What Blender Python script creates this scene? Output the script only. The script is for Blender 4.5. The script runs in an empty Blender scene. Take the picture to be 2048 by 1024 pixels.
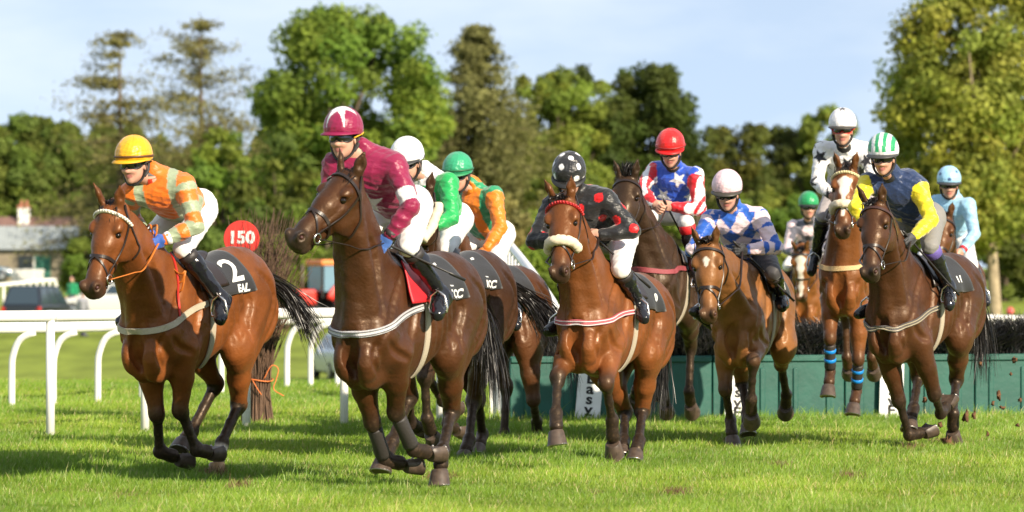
import bpy, math, random
import numpy as np
from mathutils import Matrix
ONLY = ''                                # a comma list of ids builds just those while testing
sc = bpy.context.scene
col = sc.collection
f4 = np.float32
# ---------------------------------------------------------------- camera, sky, sun, exposure
cam_d = bpy.data.cameras.new('camera'); cam = bpy.data.objects.new('camera', cam_d); col.objects.link(cam)
cam.location = (0, 0, 1.38); cam.rotation_euler = (math.radians(90), 0, 0)
cam_d.sensor_width = 36; cam_d.lens = 8000 / 2048 * 36; cam_d.shift_y = 28 / 2048
cam_d.clip_start = 1; cam_d.clip_end = 4000
cam_d.dof.use_dof = True; cam_d.dof.focus_distance = 27.8; cam_d.dof.aperture_fstop = 3.6
sc.camera = cam
SUN_EL, SUN_AZ = math.radians(26), math.radians(41)        # azimuth: to the right of straight behind the camera
sdir = np.array([math.sin(SUN_AZ) * math.cos(SUN_EL), -math.cos(SUN_AZ) * math.cos(SUN_EL), math.sin(SUN_EL)])
sl = bpy.data.lights.new('sun', 'SUN'); sl.energy = 5.0; sl.angle = math.radians(0.5); sl.color = (1, .87, .68)
so = bpy.data.objects.new('sun', sl); col.objects.link(so)
from mathutils import Vector
so.rotation_euler = Vector(-sdir).to_track_quat('-Z', 'Y').to_euler(); so.location = (20, -20, 30)
w = bpy.data.worlds.new('World'); sc.world = w; w.use_nodes = True
nt = w.node_tree; N = nt.nodes; Lk = nt.links; N.clear()
out = N.new('ShaderNodeOutputWorld'); bg = N.new('ShaderNodeBackground'); bg.inputs['Strength'].default_value = .12
sky = N.new('ShaderNodeTexSky'); sky.sky_type = 'NISHITA'; sky.sun_disc = False
sky.sun_elevation = SUN_EL; sky.sun_rotation = math.pi - SUN_AZ
sky.air_density = 1.0; sky.dust_density = .2; sky.ozone_density = 1.5; sky.altitude = 0
tc = N.new('ShaderNodeTexCoord'); mp = N.new('ShaderNodeMapping'); mp.inputs['Location'].default_value = (0, 0, .24)
Lk.new(tc.outputs['Generated'], mp.inputs['Vector']); Lk.new(mp.outputs['Vector'], sky.inputs['Vector'])
mp2 = N.new('ShaderNodeMapping'); mp2.inputs['Scale'].default_value = (8, 8, 26)
Lk.new(tc.outputs['Generated'], mp2.inputs['Vector'])
nz = N.new('ShaderNodeTexNoise'); nz.inputs['Scale'].default_value = 1.0; nz.inputs['Detail'].default_value = 6; nz.inputs['Roughness'].default_value = .55
Lk.new(mp2.outputs['Vector'], nz.inputs['Vector'])
rp = N.new('ShaderNodeValToRGB'); rp.color_ramp.elements[0].position = .38; rp.color_ramp.elements[1].position = .80
rp.color_ramp.elements[0].color = (.30, .30, .30, 1); rp.color_ramp.elements[1].color = (.74, .74, .74, 1)
Lk.new(nz.outputs['Fac'], rp.inputs['Fac'])
mx = N.new('ShaderNodeMixRGB'); mx.inputs['Color2'].default_value = (6.5, 6.7, 6.75, 1)
Lk.new(rp.outputs['Color'], mx.inputs['Fac']); Lk.new(sky.outputs['Color'], mx.inputs['Color1'])
Lk.new(mx.outputs['Color'], bg.inputs['Color']); Lk.new(bg.outputs['Background'], out.inputs['Surface'])
sc.view_settings.view_transform = 'Standard'; sc.view_settings.look = 'None'
sc.view_settings.exposure = 0.62; sc.view_settings.gamma = 1; sc.view_settings.use_curve_mapping = False
sc.render.engine = 'CYCLES'
try:
    sc.cycles.use_denoising = True; sc.cycles.denoiser = 'OPENIMAGEDENOISE'
except Exception: pass
sc.cycles.max_bounces = 6; sc.cycles.diffuse_bounces = 3; sc.cycles.glossy_bounces = 3
sc.cycles.transmission_bounces = 4; sc.cycles.transparent_max_bounces = 6; sc.cycles.caustics_reflective = False; sc.cycles.caustics_refractive = False

# ---------------------------------------------------------------- helpers
def A(*v): return np.array(v, float)
def nrm(v): v = np.asarray(v, float); return v / (np.linalg.norm(v, axis=-1, keepdims=True) + 1e-12)
def at(px, py, D):                    # a point D metres from the photographer
    return A((px - 1024) / 8000 * D, D, 1.38 - (py - 540) / 8000 * D)
MATS = {}
def mat(name, colr=(.5, .5, .5), rough=.5, attr=False, spec=.5, metal=0, coat=0, noise=0, nscale=20, bump=0, bscale=60, sheen=0, bdist=.01, transl=0, coatr=.25, ndetail=4, nstretch=None):
    if name in MATS: return MATS[name]
    m = bpy.data.materials.new(name); m.use_nodes = True; t = m.node_tree; n = t.nodes; l = t.links
    b = n['Principled BSDF']; b.inputs['Roughness'].default_value = rough; b.inputs['Metallic'].default_value = metal
    b.inputs['Specular IOR Level'].default_value = spec; b.inputs['Coat Weight'].default_value = coat; b.inputs['Coat Roughness'].default_value = coatr
    b.inputs['Sheen Weight'].default_value = sheen
    src = None
    if attr:
        a = n.new('ShaderNodeAttribute'); a.attribute_name = 'Col'; src = a.outputs['Color']
    if noise or bump:
        c = n.new('ShaderNodeTexCoord'); vec = c.outputs['Object']
        if nstretch:
            mpp = n.new('ShaderNodeMapping'); mpp.inputs['Scale'].default_value = nstretch; l.new(vec, mpp.inputs['Vector']); vec = mpp.outputs['Vector']
    if noise:
        z = n.new('ShaderNodeTexNoise'); z.inputs['Scale'].default_value = nscale; z.inputs['Detail'].default_value = ndetail; l.new(vec, z.inputs['Vector'])
        mr = n.new('ShaderNodeMapRange'); mr.inputs['From Min'].default_value = .25; mr.inputs['From Max'].default_value = .75
        mr.inputs['To Min'].default_value = 1 - noise; mr.inputs['To Max'].default_value = 1 + noise; l.new(z.outputs['Fac'], mr.inputs['Value'])
        mm = n.new('ShaderNodeVectorMath'); mm.operation = 'SCALE'
        if src: l.new(src, mm.inputs[0])
        else: mm.inputs[0].default_value = colr[:3]
        l.new(mr.outputs['Result'], mm.inputs['Scale']); src = mm.outputs['Vector']
    if src: l.new(src, b.inputs['Base Color'])
    else: b.inputs['Base Color'].default_value = (*colr[:3], 1)
    if bump:
        z2 = n.new('ShaderNodeTexNoise'); z2.inputs['Scale'].default_value = bscale; z2.inputs['Detail'].default_value = 3; l.new(vec, z2.inputs['Vector'])
        bp = n.new('ShaderNodeBump'); bp.inputs['Strength'].default_value = bump; bp.inputs['Distance'].default_value = bdist
        l.new(z2.outputs['Fac'], bp.inputs['Height']); l.new(bp.outputs['Normal'], b.inputs['Normal'])
    if transl:
        tr = n.new('ShaderNodeBsdfTranslucent'); ms = n.new('ShaderNodeMixShader'); ms.inputs[0].default_value = transl
        if src: l.new(src, tr.inputs['Color'])
        else: tr.inputs['Color'].default_value = (*colr[:3], 1)
        l.new(b.outputs[0], ms.inputs[1]); l.new(tr.outputs[0], ms.inputs[2]); l.new(ms.outputs[0], n['Material Output'].inputs['Surface'])
    MATS[name] = m; return m
def mesh(name, V, F, m=None, parent=None, smooth=True, cols=None):
    me = bpy.data.meshes.new(name); V = np.ascontiguousarray(np.asarray(V, f4).reshape(-1, 3))
    if isinstance(F, np.ndarray) and F.ndim == 2:
        k = F.shape[1]; nf = len(F)
        me.vertices.add(len(V)); me.vertices.foreach_set('co', V.ravel())
        me.loops.add(nf * k); me.loops.foreach_set('vertex_index', np.ascontiguousarray(F.astype(np.int32).ravel()))
        me.polygons.add(nf); me.polygons.foreach_set('loop_start', np.arange(0, nf * k, k, dtype=np.int32))
        try: me.polygons.foreach_set('loop_total', np.full(nf, k, dtype=np.int32))
        except Exception: pass
        me.update(calc_edges=True)
    else:
        me.from_pydata(V.tolist(), [], [list(map(int, f)) for f in F]); me.update()
    if smooth: me.polygons.foreach_set('use_smooth', np.ones(len(me.polygons), bool))
    if cols is not None:
        ca = me.color_attributes.new('Col', 'FLOAT_COLOR', 'POINT'); c = np.ones((len(V), 4), f4); c[:, :3] = cols; ca.data.foreach_set('color', c.ravel())
    if m: me.materials.append(m)
    o = bpy.data.objects.new(name, me); col.objects.link(o)
    if parent: o.parent = parent
    return o
def tag(o, label=None, cat=None, group=None, kind=None):
    if label: o['label'] = label
    if cat: o['category'] = cat
    if group: o['group'] = group
    if kind: o['kind'] = kind
    return o
def empty(name, M=None, label=None, cat=None, group=None):
    o = bpy.data.objects.new(name, None); col.objects.link(o); o.empty_display_size = .2
    if M is not None: o.matrix_world = M
    return tag(o, label, cat, group)
class MB:                                # collects simple shapes into one mesh
    def __init__(s): s.V = []; s.F = []; s.n = 0
    def add(s, V, F):
        V = np.asarray(V, float).reshape(-1, 3); s.V.append(V); s.F += [[i + s.n for i in f] for f in F]; s.n += len(V); return s
    def box(s, c, d, rz=0, M=None, bev=0):
        d = np.asarray(d, float) / 2; q = np.array([[x, y, z] for x in (-1, 1) for y in (-1, 1) for z in (-1, 1)]) * d
        if M is not None: q = q @ np.asarray(M).T
        if rz: cc, ss = math.cos(rz), math.sin(rz); q = q @ np.array([[cc, ss, 0], [-ss, cc, 0], [0, 0, 1]])
        return s.add(q + np.asarray(c, float), [[0, 1, 3, 2], [4, 6, 7, 5], [0, 4, 5, 1], [2, 3, 7, 6], [0, 2, 6, 4], [1, 5, 7, 3]])
    def tube(s, P, r, n=10, cap=True, flat=1, up=None):
        P = np.asarray(P, float); m = len(P); r = np.atleast_1d(np.asarray(r, float)); r = np.interp(np.linspace(0, 1, m), np.linspace(0, 1, len(r)), r) if len(r) > 1 else np.full(m, r[0])
        T = nrm(np.gradient(P, axis=0)); u = A(0, 0, 1) if up is None else np.asarray(up, float)
        V = []
        for i in range(m):
            t = T[i]; b = np.cross(t, u)
            if np.linalg.norm(b) < .05: b = np.cross(t, A(1, .3, 0))
            b = b / np.linalg.norm(b); c = np.cross(b, t); u = c
            for k in range(n):
                a = 2 * math.pi * k / n; V.append(P[i] + r[i] * (math.cos(a) * b + flat * math.sin(a) * c))
        F = [[i * n + k, i * n + (k + 1) % n, (i + 1) * n + (k + 1) % n, (i + 1) * n + k] for i in range(m - 1) for k in range(n)]
        if cap: F += [list(range(n))[::-1], [(m - 1) * n + k for k in range(n)]]
        return s.add(V, F)
    def lathe(s, prof, c=(0, 0, 0), n=20, M=None, close=False):
        prof = np.asarray(prof, float); V = []
        for r, z in prof:
            for k in range(n):
                a = 2 * math.pi * k / n; V.append([r * math.cos(a), r * math.sin(a), z])
        V = np.array(V)
        if M is not None: V = V @ np.asarray(M).T
        m = len(prof); F = [[i * n + k, i * n + (k + 1) % n, (i + 1) * n + (k + 1) % n, (i + 1) * n + k] for i in range(m - 1) for k in range(n)]
        F += [list(range(n))[::-1], [(m - 1) * n + k for k in range(n)]]
        return s.add(V + np.asarray(c, float), F)
    def prism(s, poly, axis_a, axis_b, c, depth_vec):
        poly = np.asarray(poly, float); n = len(poly); a = np.asarray(axis_a, float); b = np.asarray(axis_b, float); c = np.asarray(c, float); dv = np.asarray(depth_vec, float)
        B = c + poly[:, :1] * a + poly[:, 1:] * b; V = np.vstack([B, B + dv])
        return s.add(V, [list(range(n))[::-1], [n + i for i in range(n)]] + [[i, (i + 1) % n, n + (i + 1) % n, n + i] for i in range(n)])
    def build(s, name, m, parent=None, smooth=False):
        return mesh(name, np.vstack(s.V), s.F, m, parent, smooth)
def autosmooth(o, ang=40):
    me = o.data; me.polygons.foreach_set('use_smooth', np.ones(len(me.polygons), bool))
    try: me.set_sharp_from_angle(angle=math.radians(ang))
    except Exception: pass
    return o
def bevel(o, w=.01, seg=2):
    b = o.modifiers.new('bevel', 'BEVEL'); b.width = w; b.segments = seg; b.limit_method = 'ANGLE'; return o
def frame(x, y):                         # axes as columns
    x = nrm(x); z = nrm(np.cross(x, y)); y = np.cross(z, x); return np.stack([x, y, z], 1)

# ---------------------------------------------------------------- implicit surfaces: smooth union of tapered muscles, meshed with surface nets
class SDF:
    def __init__(s, lo, hi, v):
        s.lo = np.asarray(lo, float); s.v = v; s.n = np.ceil((np.asarray(hi, float) - s.lo) / v).astype(int) + 1
        s.d = np.full(s.n, .15, f4); s.ax = [(s.lo[i] + v * np.arange(s.n[i])).astype(f4) for i in range(3)]
    def block(s, lo, hi):
        i0 = np.maximum(np.floor((lo - s.lo) / s.v).astype(int), 0); i1 = np.minimum(np.ceil((hi - s.lo) / s.v).astype(int) + 1, s.n)
        if (i1 <= i0).any(): return None
        sl_ = tuple(slice(a, b) for a, b in zip(i0, i1))
        return sl_, s.ax[0][sl_[0]][:, None, None], s.ax[1][sl_[1]][None, :, None], s.ax[2][sl_[2]][None, None, :]
    def mix(s, sl_, dn, k, cut=False):
        d = s.d[sl_]
        if cut: d = -d
        if k > 0:
            h = np.maximum(k - np.abs(d - dn), 0) / k; r = np.minimum(d, dn) - h * h * (k * .25)
        else: r = np.minimum(d, dn)
        s.d[sl_] = -r if cut else r
    def cone(s, a, b, ra, rb, k=.03, side=None, ss=1, cut=False):
        a = np.asarray(a, float); b = np.asarray(b, float); pad = k + 3 * s.v; m = max(1, ss)
        q = s.block(np.minimum(a - ra * m, b - rb * m) - pad, np.maximum(a + ra * m, b + rb * m) + pad)
        if q is None: return s
        sl_, X, Y, Z = q; ba = b - a; L2 = float(ba @ ba) + 1e-9
        h = np.clip(((X - a[0]) * ba[0] + (Y - a[1]) * ba[1] + (Z - a[2]) * ba[2]) / L2, 0, 1)
        x = X - a[0] - h * ba[0]; y = Y - a[1] - h * ba[1]; z = Z - a[2] - h * ba[2]; q2 = x * x + y * y + z * z
        if side is not None:
            sd = nrm(side); t = x * sd[0] + y * sd[1] + z * sd[2]; q2 = q2 + t * t * (1 / ss ** 2 - 1)
        dn = np.sqrt(np.maximum(q2, 0)) - (ra + (rb - ra) * h)
        if side is not None and ss < 1: dn = dn * (.5 + .5 * ss)
        s.mix(sl_, dn.astype(f4), k, cut); return s
    def ell(s, c, r, M=None, k=.03, cut=False):
        c = np.asarray(c, float); r = np.asarray(r, float); pad = k + 3 * s.v
        ext = r if M is None else np.sqrt(((np.asarray(M) * r) ** 2).sum(1))
        q = s.block(c - ext - pad, c + ext + pad)
        if q is None: return s
        sl_, X, Y, Z = q; x, y, z = X - c[0], Y - c[1], Z - c[2]
        if M is not None: x, y, z = [x * M[0][i] + y * M[1][i] + z * M[2][i] for i in range(3)]
        k0 = np.sqrt((x / r[0]) ** 2 + (y / r[1]) ** 2 + (z / r[2]) ** 2); k1 = np.sqrt((x / r[0] ** 2) ** 2 + (y / r[1] ** 2) ** 2 + (z / r[2] ** 2) ** 2) + 1e-6
        s.mix(sl_, (k0 * (k0 - 1) / k1).astype(f4), k, cut); return s
    def sample(s, P):
        q = np.clip((np.asarray(P, float) - s.lo) / s.v, 0, s.n - 1.001); i = q.astype(int); f = q - i; r = 0
        for dx in (0, 1):
            for dy in (0, 1):
                for dz in (0, 1):
                    r = r + s.d[i[..., 0] + dx, i[..., 1] + dy, i[..., 2] + dz] * (f[..., 0] if dx else 1 - f[..., 0]) * (f[..., 1] if dy else 1 - f[..., 1]) * (f[..., 2] if dz else 1 - f[..., 2])
        return r
    def grad(s, P):
        e = s.v * 1.0; P = np.asarray(P, float)
        return nrm(np.stack([s.sample(P + np.eye(3)[i] * e) - s.sample(P - np.eye(3)[i] * e) for i in range(3)], -1))
    def project(s, P, off=0., it=10):
        P = np.array(P, float)
        for _ in range(it): P = P - np.clip(s.sample(P) - off, -.05, .05)[..., None] * s.grad(P) * .9
        return P
    def nets(s):
        d = s.d; S = d < 0; n0, n1, n2 = d.shape
        cnt = sum(S[a:n0 - 1 + a, b:n1 - 1 + b, c:n2 - 1 + c].astype(np.int8) for a in (0, 1) for b in (0, 1) for c in (0, 1))
        act = (cnt > 0) & (cnt < 8); I = np.argwhere(act); idx = np.full(act.shape, -1, np.int32); idx[act] = np.arange(len(I))
        acc = np.zeros((len(I), 3)); num = np.zeros(len(I))
        cs = [(a, b, c) for a in (0, 1) for b in (0, 1) for c in (0, 1)]
        val = {c: d[I[:, 0] + c[0], I[:, 1] + c[1], I[:, 2] + c[2]] for c in cs}
        for c in cs:
            for ax in range(3):
                if c[ax]: continue
                e = list(c); e[ax] = 1; e = tuple(e); v0, v1 = val[c], val[e]; mk = (v0 < 0) != (v1 < 0)
                t = v0 / np.where(mk, v0 - v1, 1); p = np.tile(np.array(c, float), (len(I), 1)); p[:, ax] = t
                acc[mk] += p[mk]; num += mk
        V = s.lo + (I + acc / num[:, None]) * s.v
        Fs = []
        for ax in range(3):
            b, c = (ax + 1) % 3, (ax + 2) % 3
            sa = [slice(None)] * 3; sb = [slice(None)] * 3; sa[ax] = slice(0, -1); sb[ax] = slice(1, None)
            E = S[tuple(sa)] != S[tuple(sb)]; J = np.argwhere(E); J = J[(J[:, b] > 0) & (J[:, c] > 0) & (J[:, b] < d.shape[b] - 1) & (J[:, c] < d.shape[c] - 1)]
            def cell(db, dc): K = J.copy(); K[:, b] -= db; K[:, c] -= dc; return idx[K[:, 0], K[:, 1], K[:, 2]]
            q = np.stack([cell(1, 1), cell(0, 1), cell(0, 0), cell(1, 0)], 1); fl = S[J[:, 0], J[:, 1], J[:, 2]]
            q[~fl] = q[~fl][:, ::-1]; Fs.append(q)
        F = np.vstack(Fs); F = F[(F >= 0).all(1)]
        return V, F
def relax(V, F, it=2, lam=.5):
    e = np.vstack([F[:, [0, 1]], F[:, [1, 2]], F[:, [2, 3]], F[:, [3, 0]]]); n = len(V)
    for _ in range(it):
        c = np.bincount(e[:, 0], minlength=n) + np.bincount(e[:, 1], minlength=n)
        S = np.stack([np.bincount(e[:, 0], V[e[:, 1], i], n) + np.bincount(e[:, 1], V[e[:, 0], i], n) for i in range(3)], 1)
        V = V + lam * (S / np.maximum(c, 1)[:, None] - V)
    return V
def segd(P, a, b):                       # distance to a bone and the place along it
    ba = b - a; h = np.clip(((P - a) @ ba) / (ba @ ba), 0, 1); return np.linalg.norm(P - a - h[:, None] * ba, axis=1), h
def sm(x, a, b): t = np.clip((x - a) / (b - a), 0, 1); return t * t * (3 - 2 * t)
def spline(P, n):
    P = np.asarray(P, float)
    if len(P) == 2: t = np.linspace(0, 1, n)[:, None]; return P[0] * (1 - t) + P[1] * t
    Q = np.vstack([2 * P[0] - P[1], P, 2 * P[-1] - P[-2]]); L = np.r_[0, np.cumsum(np.linalg.norm(np.diff(P, axis=0), axis=1))]
    u = np.linspace(0, L[-1], n); R_ = []
    for x in u:
        i = min(max(int(np.searchsorted(L, x, 'right')) - 1, 0), len(P) - 2); t = (x - L[i]) / (L[i + 1] - L[i] + 1e-9); a, b, c, d = Q[i:i + 4]
        R_.append(.5 * (2 * b + (c - a) * t + (2 * a - 5 * b + 4 * c - d) * t * t + (3 * b - a - 3 * c + d) * t ** 3))
    return np.array(R_)
def strap(fld, pts, wid, thick=.005, n=40, off=.003, closed=False):      # a band that lies on the animal
    P = spline(pts, n); P = fld.project(P, off + thick)
    for _ in range(8):
        P[1:-1] = P[1:-1] * .5 + (P[:-2] + P[2:]) * .25; P = P + fld.grad(P) * np.clip(off + thick - fld.sample(P), 0, .03)[:, None] * .7
    Nn = fld.grad(P); Nn = np.array([Nn[max(0, i - 2):i + 3].mean(0) for i in range(n)]); Nn = nrm(Nn); T = nrm(np.gradient(P, axis=0)); B = nrm(np.cross(Nn, T))
    wv = np.broadcast_to(np.asarray(wid, float), (n,))[:, None] / 2
    V = np.stack([P - B * wv - Nn * thick, P + B * wv - Nn * thick, P + B * wv * .9 + Nn * thick * .4, P - B * wv * .9 + Nn * thick * .4], 1).reshape(-1, 3)
    F = [[i * 4 + k, i * 4 + (k + 1) % 4, i * 4 + 4 + (k + 1) % 4, i * 4 + 4 + k] for i in range(n - 1) for k in range(4)] + [[0, 3, 2, 1], [n * 4 - 4, n * 4 - 3, n * 4 - 2, n * 4 - 1]]
    return V, F
def hair(roots, tips_fn, n=5, wid=.008, rng=None):    # ribbons: tips_fn(i, t) -> point
    V = []; F = []; m = 0
    for i, r in enumerate(roots):
        P = np.array([tips_fn(i, t) for t in np.linspace(0, 1, n)]); T = nrm(np.gradient(P, axis=0)); b = nrm(np.cross(T, rng.normal(size=3)))
        for j in range(n):
            ww = wid * (1 - .85 * (j / (n - 1)) ** 1.5) / 2; V += [P[j] - b[j] * ww, P[j] + b[j] * ww]
        F += [[m + 2 * j, m + 2 * j + 1, m + 2 * j + 3, m + 2 * j + 2] for j in range(n - 1)]; m += 2 * n
    return np.array(V), np.array(F)
def text_mesh(s, size, bold=0, sx=1):
    c = bpy.data.curves.new('text', 'FONT'); c.body = s; c.size = size; c.align_x = 'CENTER'; c.align_y = 'CENTER'; c.offset = bold; c.resolution_u = 3
    o = bpy.data.objects.new('text', c); col.objects.link(o); dg = bpy.context.evaluated_depsgraph_get()
    me = bpy.data.meshes.new_from_object(o.evaluated_get(dg)); V = np.array([v.co[:] for v in me.vertices]); F = [list(p.vertices) for p in me.polygons]
    bpy.data.objects.remove(o); bpy.data.curves.remove(c); bpy.data.meshes.remove(me); V[:, 0] *= sx
    return V, F
def star_in(x, y, r):
    a = np.arctan2(x, y); rr = np.hypot(x, y); k = np.pi / 5; b = np.mod(a, 2 * k); b = np.minimum(b, 2 * k - b)
    # edge between outer point (r,0) and inner (r*.42, k)
    ri = r * .42; x0, y0 = r, 0.; x1, y1 = ri * np.cos(k), ri * np.sin(k); px_, py_ = rr * np.cos(b), rr * np.sin(b)
    return ((x1 - x0) * (py_ - y0) - (y1 - y0) * (px_ - x0)) > 0
def far_points(V, n, seed=0):
    rng = np.random.default_rng(seed); V = np.asarray(V); i = rng.integers(len(V)); L = [i]; d = np.linalg.norm(V - V[i], axis=1)
    for _ in range(n - 1): i = int(d.argmax()); L.append(i); d = np.minimum(d, np.linalg.norm(V - V[i], axis=1))
    return L
def vnormals(V, F):
    n = np.cross(V[F[:, 2]] - V[F[:, 0]], V[F[:, 3]] - V[F[:, 1]]); r = np.zeros_like(V)
    for k in range(4):
        for i in range(3): r[:, i] += np.bincount(F[:, k], n[:, i], len(V))
    return nrm(r)

# joint order: poll, muzzle, then a-d of each leg, then the rider
LEG_NAMES = ('LF', 'RF', 'LH', 'RH')
JOINTS = ['poll', 'muz'] + [leg + c for leg in LEG_NAMES for c in 'abcd'] + ['rpel', 'rnb', 'rhead'] + ['r' + d + k for k in ('sh', 'el', 'ha', 'hip', 'kn', 'an', 'toe') for d in 'LR']
def pose(root, *nums):
    return dict(root=root, j={k: nums[3 * i:3 * i + 3] for i, k in enumerate(JOINTS)})
POSES = {}
POSES['h1'] = pose([-2.136, 26.694, -0.119, 25.0, -4.2], 0.990, 0.025, 1.969, 1.296, -0.008, 1.442, 0.357, 0.145, 1.013, 0.317, 0.066, 0.597, 0.190, 0.102, 0.316, -0.006, 0.125, 0.277, 0.417, -0.118, 0.999, 0.371, -0.081, 0.577, 0.241, -0.148, 0.305, 0.067, -0.073, 0.238, -0.337, 0.159, 0.955, -0.529, 0.038, 0.550, -0.213, 0.074, 0.323, -0.119, 0.076, 0.146, -0.181, -0.156, 1.046, -0.479, -0.106, 0.691, -0.223, -0.162, 0.396, -0.039, -0.141, 0.319, -0.074, 0.027, 1.937, 0.369, -0.004, 2.167, 0.520, -0.093, 2.244, 0.355, 0.182, 2.081, 0.446, -0.169, 2.048, 0.413, 0.285, 1.818, 0.254, -0.290, 1.869, 0.597, 0.113, 1.726, 0.388, -0.089, 1.747, -0.006, 0.096, 1.882, -0.077, -0.084, 1.925, 0.353, 0.150, 1.665, 0.193, -0.253, 1.651, 0.146, 0.306, 1.329, 0.131, -0.303, 1.239, 0.284, 0.357, 1.210, 0.305, -0.373, 1.202)
POSES['h2'] = pose([-0.678, 24.899, -0.136, 23.9, -1.8], 0.818, 0.055, 2.083, 1.279, -0.119, 1.724, 0.398, 0.147, 1.024, 0.223, 0.048, 0.650, 0.046, 0.080, 0.398, -0.144, 0.137, 0.367, 0.415, -0.117, 0.966, 0.220, -0.114, 0.584, 0.041, -0.122, 0.330, -0.129, -0.016, 0.291, -0.359, 0.142, 0.993, -0.607, 0.047, 0.602, -0.301, 0.118, 0.375, -0.198, 0.142, 0.211, -0.162, -0.155, 1.083, -0.430, -0.165, 0.705, -0.143, -0.158, 0.437, 0.008, -0.153, 0.303, 0.006, -0.009, 1.922, 0.379, -0.036, 2.257, 0.508, -0.142, 2.351, 0.386, 0.142, 2.170, 0.489, -0.223, 2.181, 0.438, 0.271, 1.917, 0.460, -0.289, 1.901, 0.511, 0.124, 1.698, 0.412, -0.087, 1.722, 0.002, 0.094, 1.887, -0.053, -0.097, 1.904, 0.344, 0.208, 1.669, 0.228, -0.254, 1.635, 0.063, 0.299, 1.370, 0.023, -0.301, 1.271, 0.218, 0.323, 1.262, 0.202, -0.354, 1.237)
POSES['h3'] = pose([-0.494, 29.106, -0.072, 25.3, 1.7], 0.923, 0.284, 1.936, 1.325, 0.266, 1.478, 0.403, 0.121, 1.059, 0.582, 0.139, 0.672, 0.491, 0.116, 0.374, 0.349, 0.097, 0.235, 0.443, -0.121, 0.958, 0.490, -0.039, 0.537, 0.274, -0.114, 0.330, 0.080, -0.133, 0.293, -0.390, 0.153, 0.942, -0.467, 0.018, 0.495, -0.210, 0.114, 0.222, -0.068, 0.141, 0.089, -0.434, -0.152, 0.912, -0.675, -0.040, 0.517, -0.935, -0.128, 0.240, -0.773, -0.087, 0.130, -0.072, 0.015, 1.832, 0.299, 0.021, 2.149, 0.442, -0.084, 2.223, 0.359, 0.197, 2.072, 0.280, -0.164, 2.058, 0.455, 0.272, 1.812, 0.386, -0.285, 1.817, 0.673, 0.157, 1.705, 0.546, -0.086, 1.728, -0.004, 0.092, 1.792, -0.070, -0.094, 1.827, 0.355, 0.183, 1.587, 0.230, -0.255, 1.581, 0.078, 0.275, 1.286, -0.014, -0.300, 1.242, 0.171, 0.341, 1.134, 0.148, -0.340, 1.151)
POSES['h4'] = pose([-0.242, 32.274, -0.139, 29.1, 6.5], 1.017, 0.188, 1.895, 1.384, 0.315, 1.425, 0.423, 0.121, 0.922, 0.606, 0.050, 0.537, 0.592, 0.077, 0.230, 0.396, 0.080, 0.190, 0.439, -0.122, 0.982, 0.635, -0.105, 0.600, 0.383, -0.100, 0.421, 0.184, -0.100, 0.395, -0.495, 0.155, 0.981, -0.573, 0.202, 0.522, -0.896, 0.065, 0.361, -1.030, 0.014, 0.229, -0.385, -0.155, 0.995, -0.685, -0.120, 0.634, -0.675, -0.110, 0.244, -0.606, -0.110, 0.057, -0.112, 0.016, 1.834, 0.256, 0.022, 2.172, 0.415, -0.052, 2.247, 0.278, 0.210, 2.096, 0.227, -0.154, 2.066, 0.320, 0.306, 1.826, 0.356, -0.253, 1.825, 0.442, 0.236, 1.598, 0.413, -0.042, 1.665, -0.058, 0.100, 1.789, -0.099, -0.093, 1.822, 0.247, 0.238, 1.535, 0.208, -0.254, 1.585, -0.026, 0.290, 1.221, -0.015, -0.300, 1.231, 0.080, 0.355, 1.078, 0.147, -0.340, 1.141)
POSES['h5'] = pose([0.705, 28.319, -0.2, 20.5, 5.9], 1.012, -0.023, 1.952, 1.254, 0.044, 1.397, 0.313, 0.125, 1.041, 0.596, 0.181, 0.729, 0.400, 0.166, 0.484, 0.326, 0.159, 0.291, 0.437, -0.137, 1.020, 0.773, -0.112, 0.757, 0.934, -0.058, 0.502, 1.012, -0.018, 0.328, -0.390, 0.147, 1.035, -0.612, 0.043, 0.629, -0.314, 0.127, 0.396, -0.162, 0.151, 0.273, -0.320, -0.154, 0.921, -0.693, -0.114, 0.624, -0.396, -0.016, 0.399, -0.234, 0.032, 0.300, 0.023, 0.015, 1.856, 0.445, -0.118, 2.080, 0.607, -0.137, 2.178, 0.440, 0.078, 2.039, 0.514, -0.295, 1.986, 0.391, 0.268, 1.818, 0.566, -0.397, 1.723, 0.500, 0.019, 1.769, 0.674, -0.150, 1.727, 0.070, 0.090, 1.788, -0.013, -0.087, 1.836, 0.401, 0.193, 1.545, 0.271, -0.256, 1.576, 0.036, 0.210, 1.344, 0.101, -0.303, 1.195, 0.170, 0.289, 1.232, 0.267, -0.384, 1.146)
POSES['h6'] = pose([1.271, 33.366, 0.026, 12.7, 10.2], 1.062, -0.132, 1.898, 1.339, -0.120, 1.355, 0.420, 0.122, 0.980, 0.458, 0.105, 0.552, 0.550, 0.101, 0.256, 0.357, 0.051, 0.256, 0.420, -0.122, 0.982, 0.453, -0.105, 0.553, 0.552, -0.099, 0.260, 0.365, -0.147, 0.212, -0.247, 0.155, 1.052, -0.656, 0.120, 0.823, -0.687, 0.110, 0.435, -0.840, 0.110, 0.305, -0.247, -0.155, 1.052, -0.656, -0.120, 0.823, -0.687, -0.110, 0.435, -0.840, -0.110, 0.305, -0.101, 0.002, 1.900, 0.293, 0.101, 2.193, 0.459, 0.101, 2.284, 0.280, 0.284, 2.106, 0.197, -0.075, 2.168, 0.279, 0.328, 1.814, 0.390, -0.158, 1.968, 0.376, 0.071, 1.826, 0.515, 0.009, 1.797, -0.063, 0.100, 1.873, -0.074, -0.100, 1.875, 0.299, 0.224, 1.701, 0.217, -0.254, 1.615, 0.108, 0.274, 1.330, -0.014, -0.300, 1.267, 0.160, 0.341, 1.161, 0.148, -0.340, 1.176)
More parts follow.
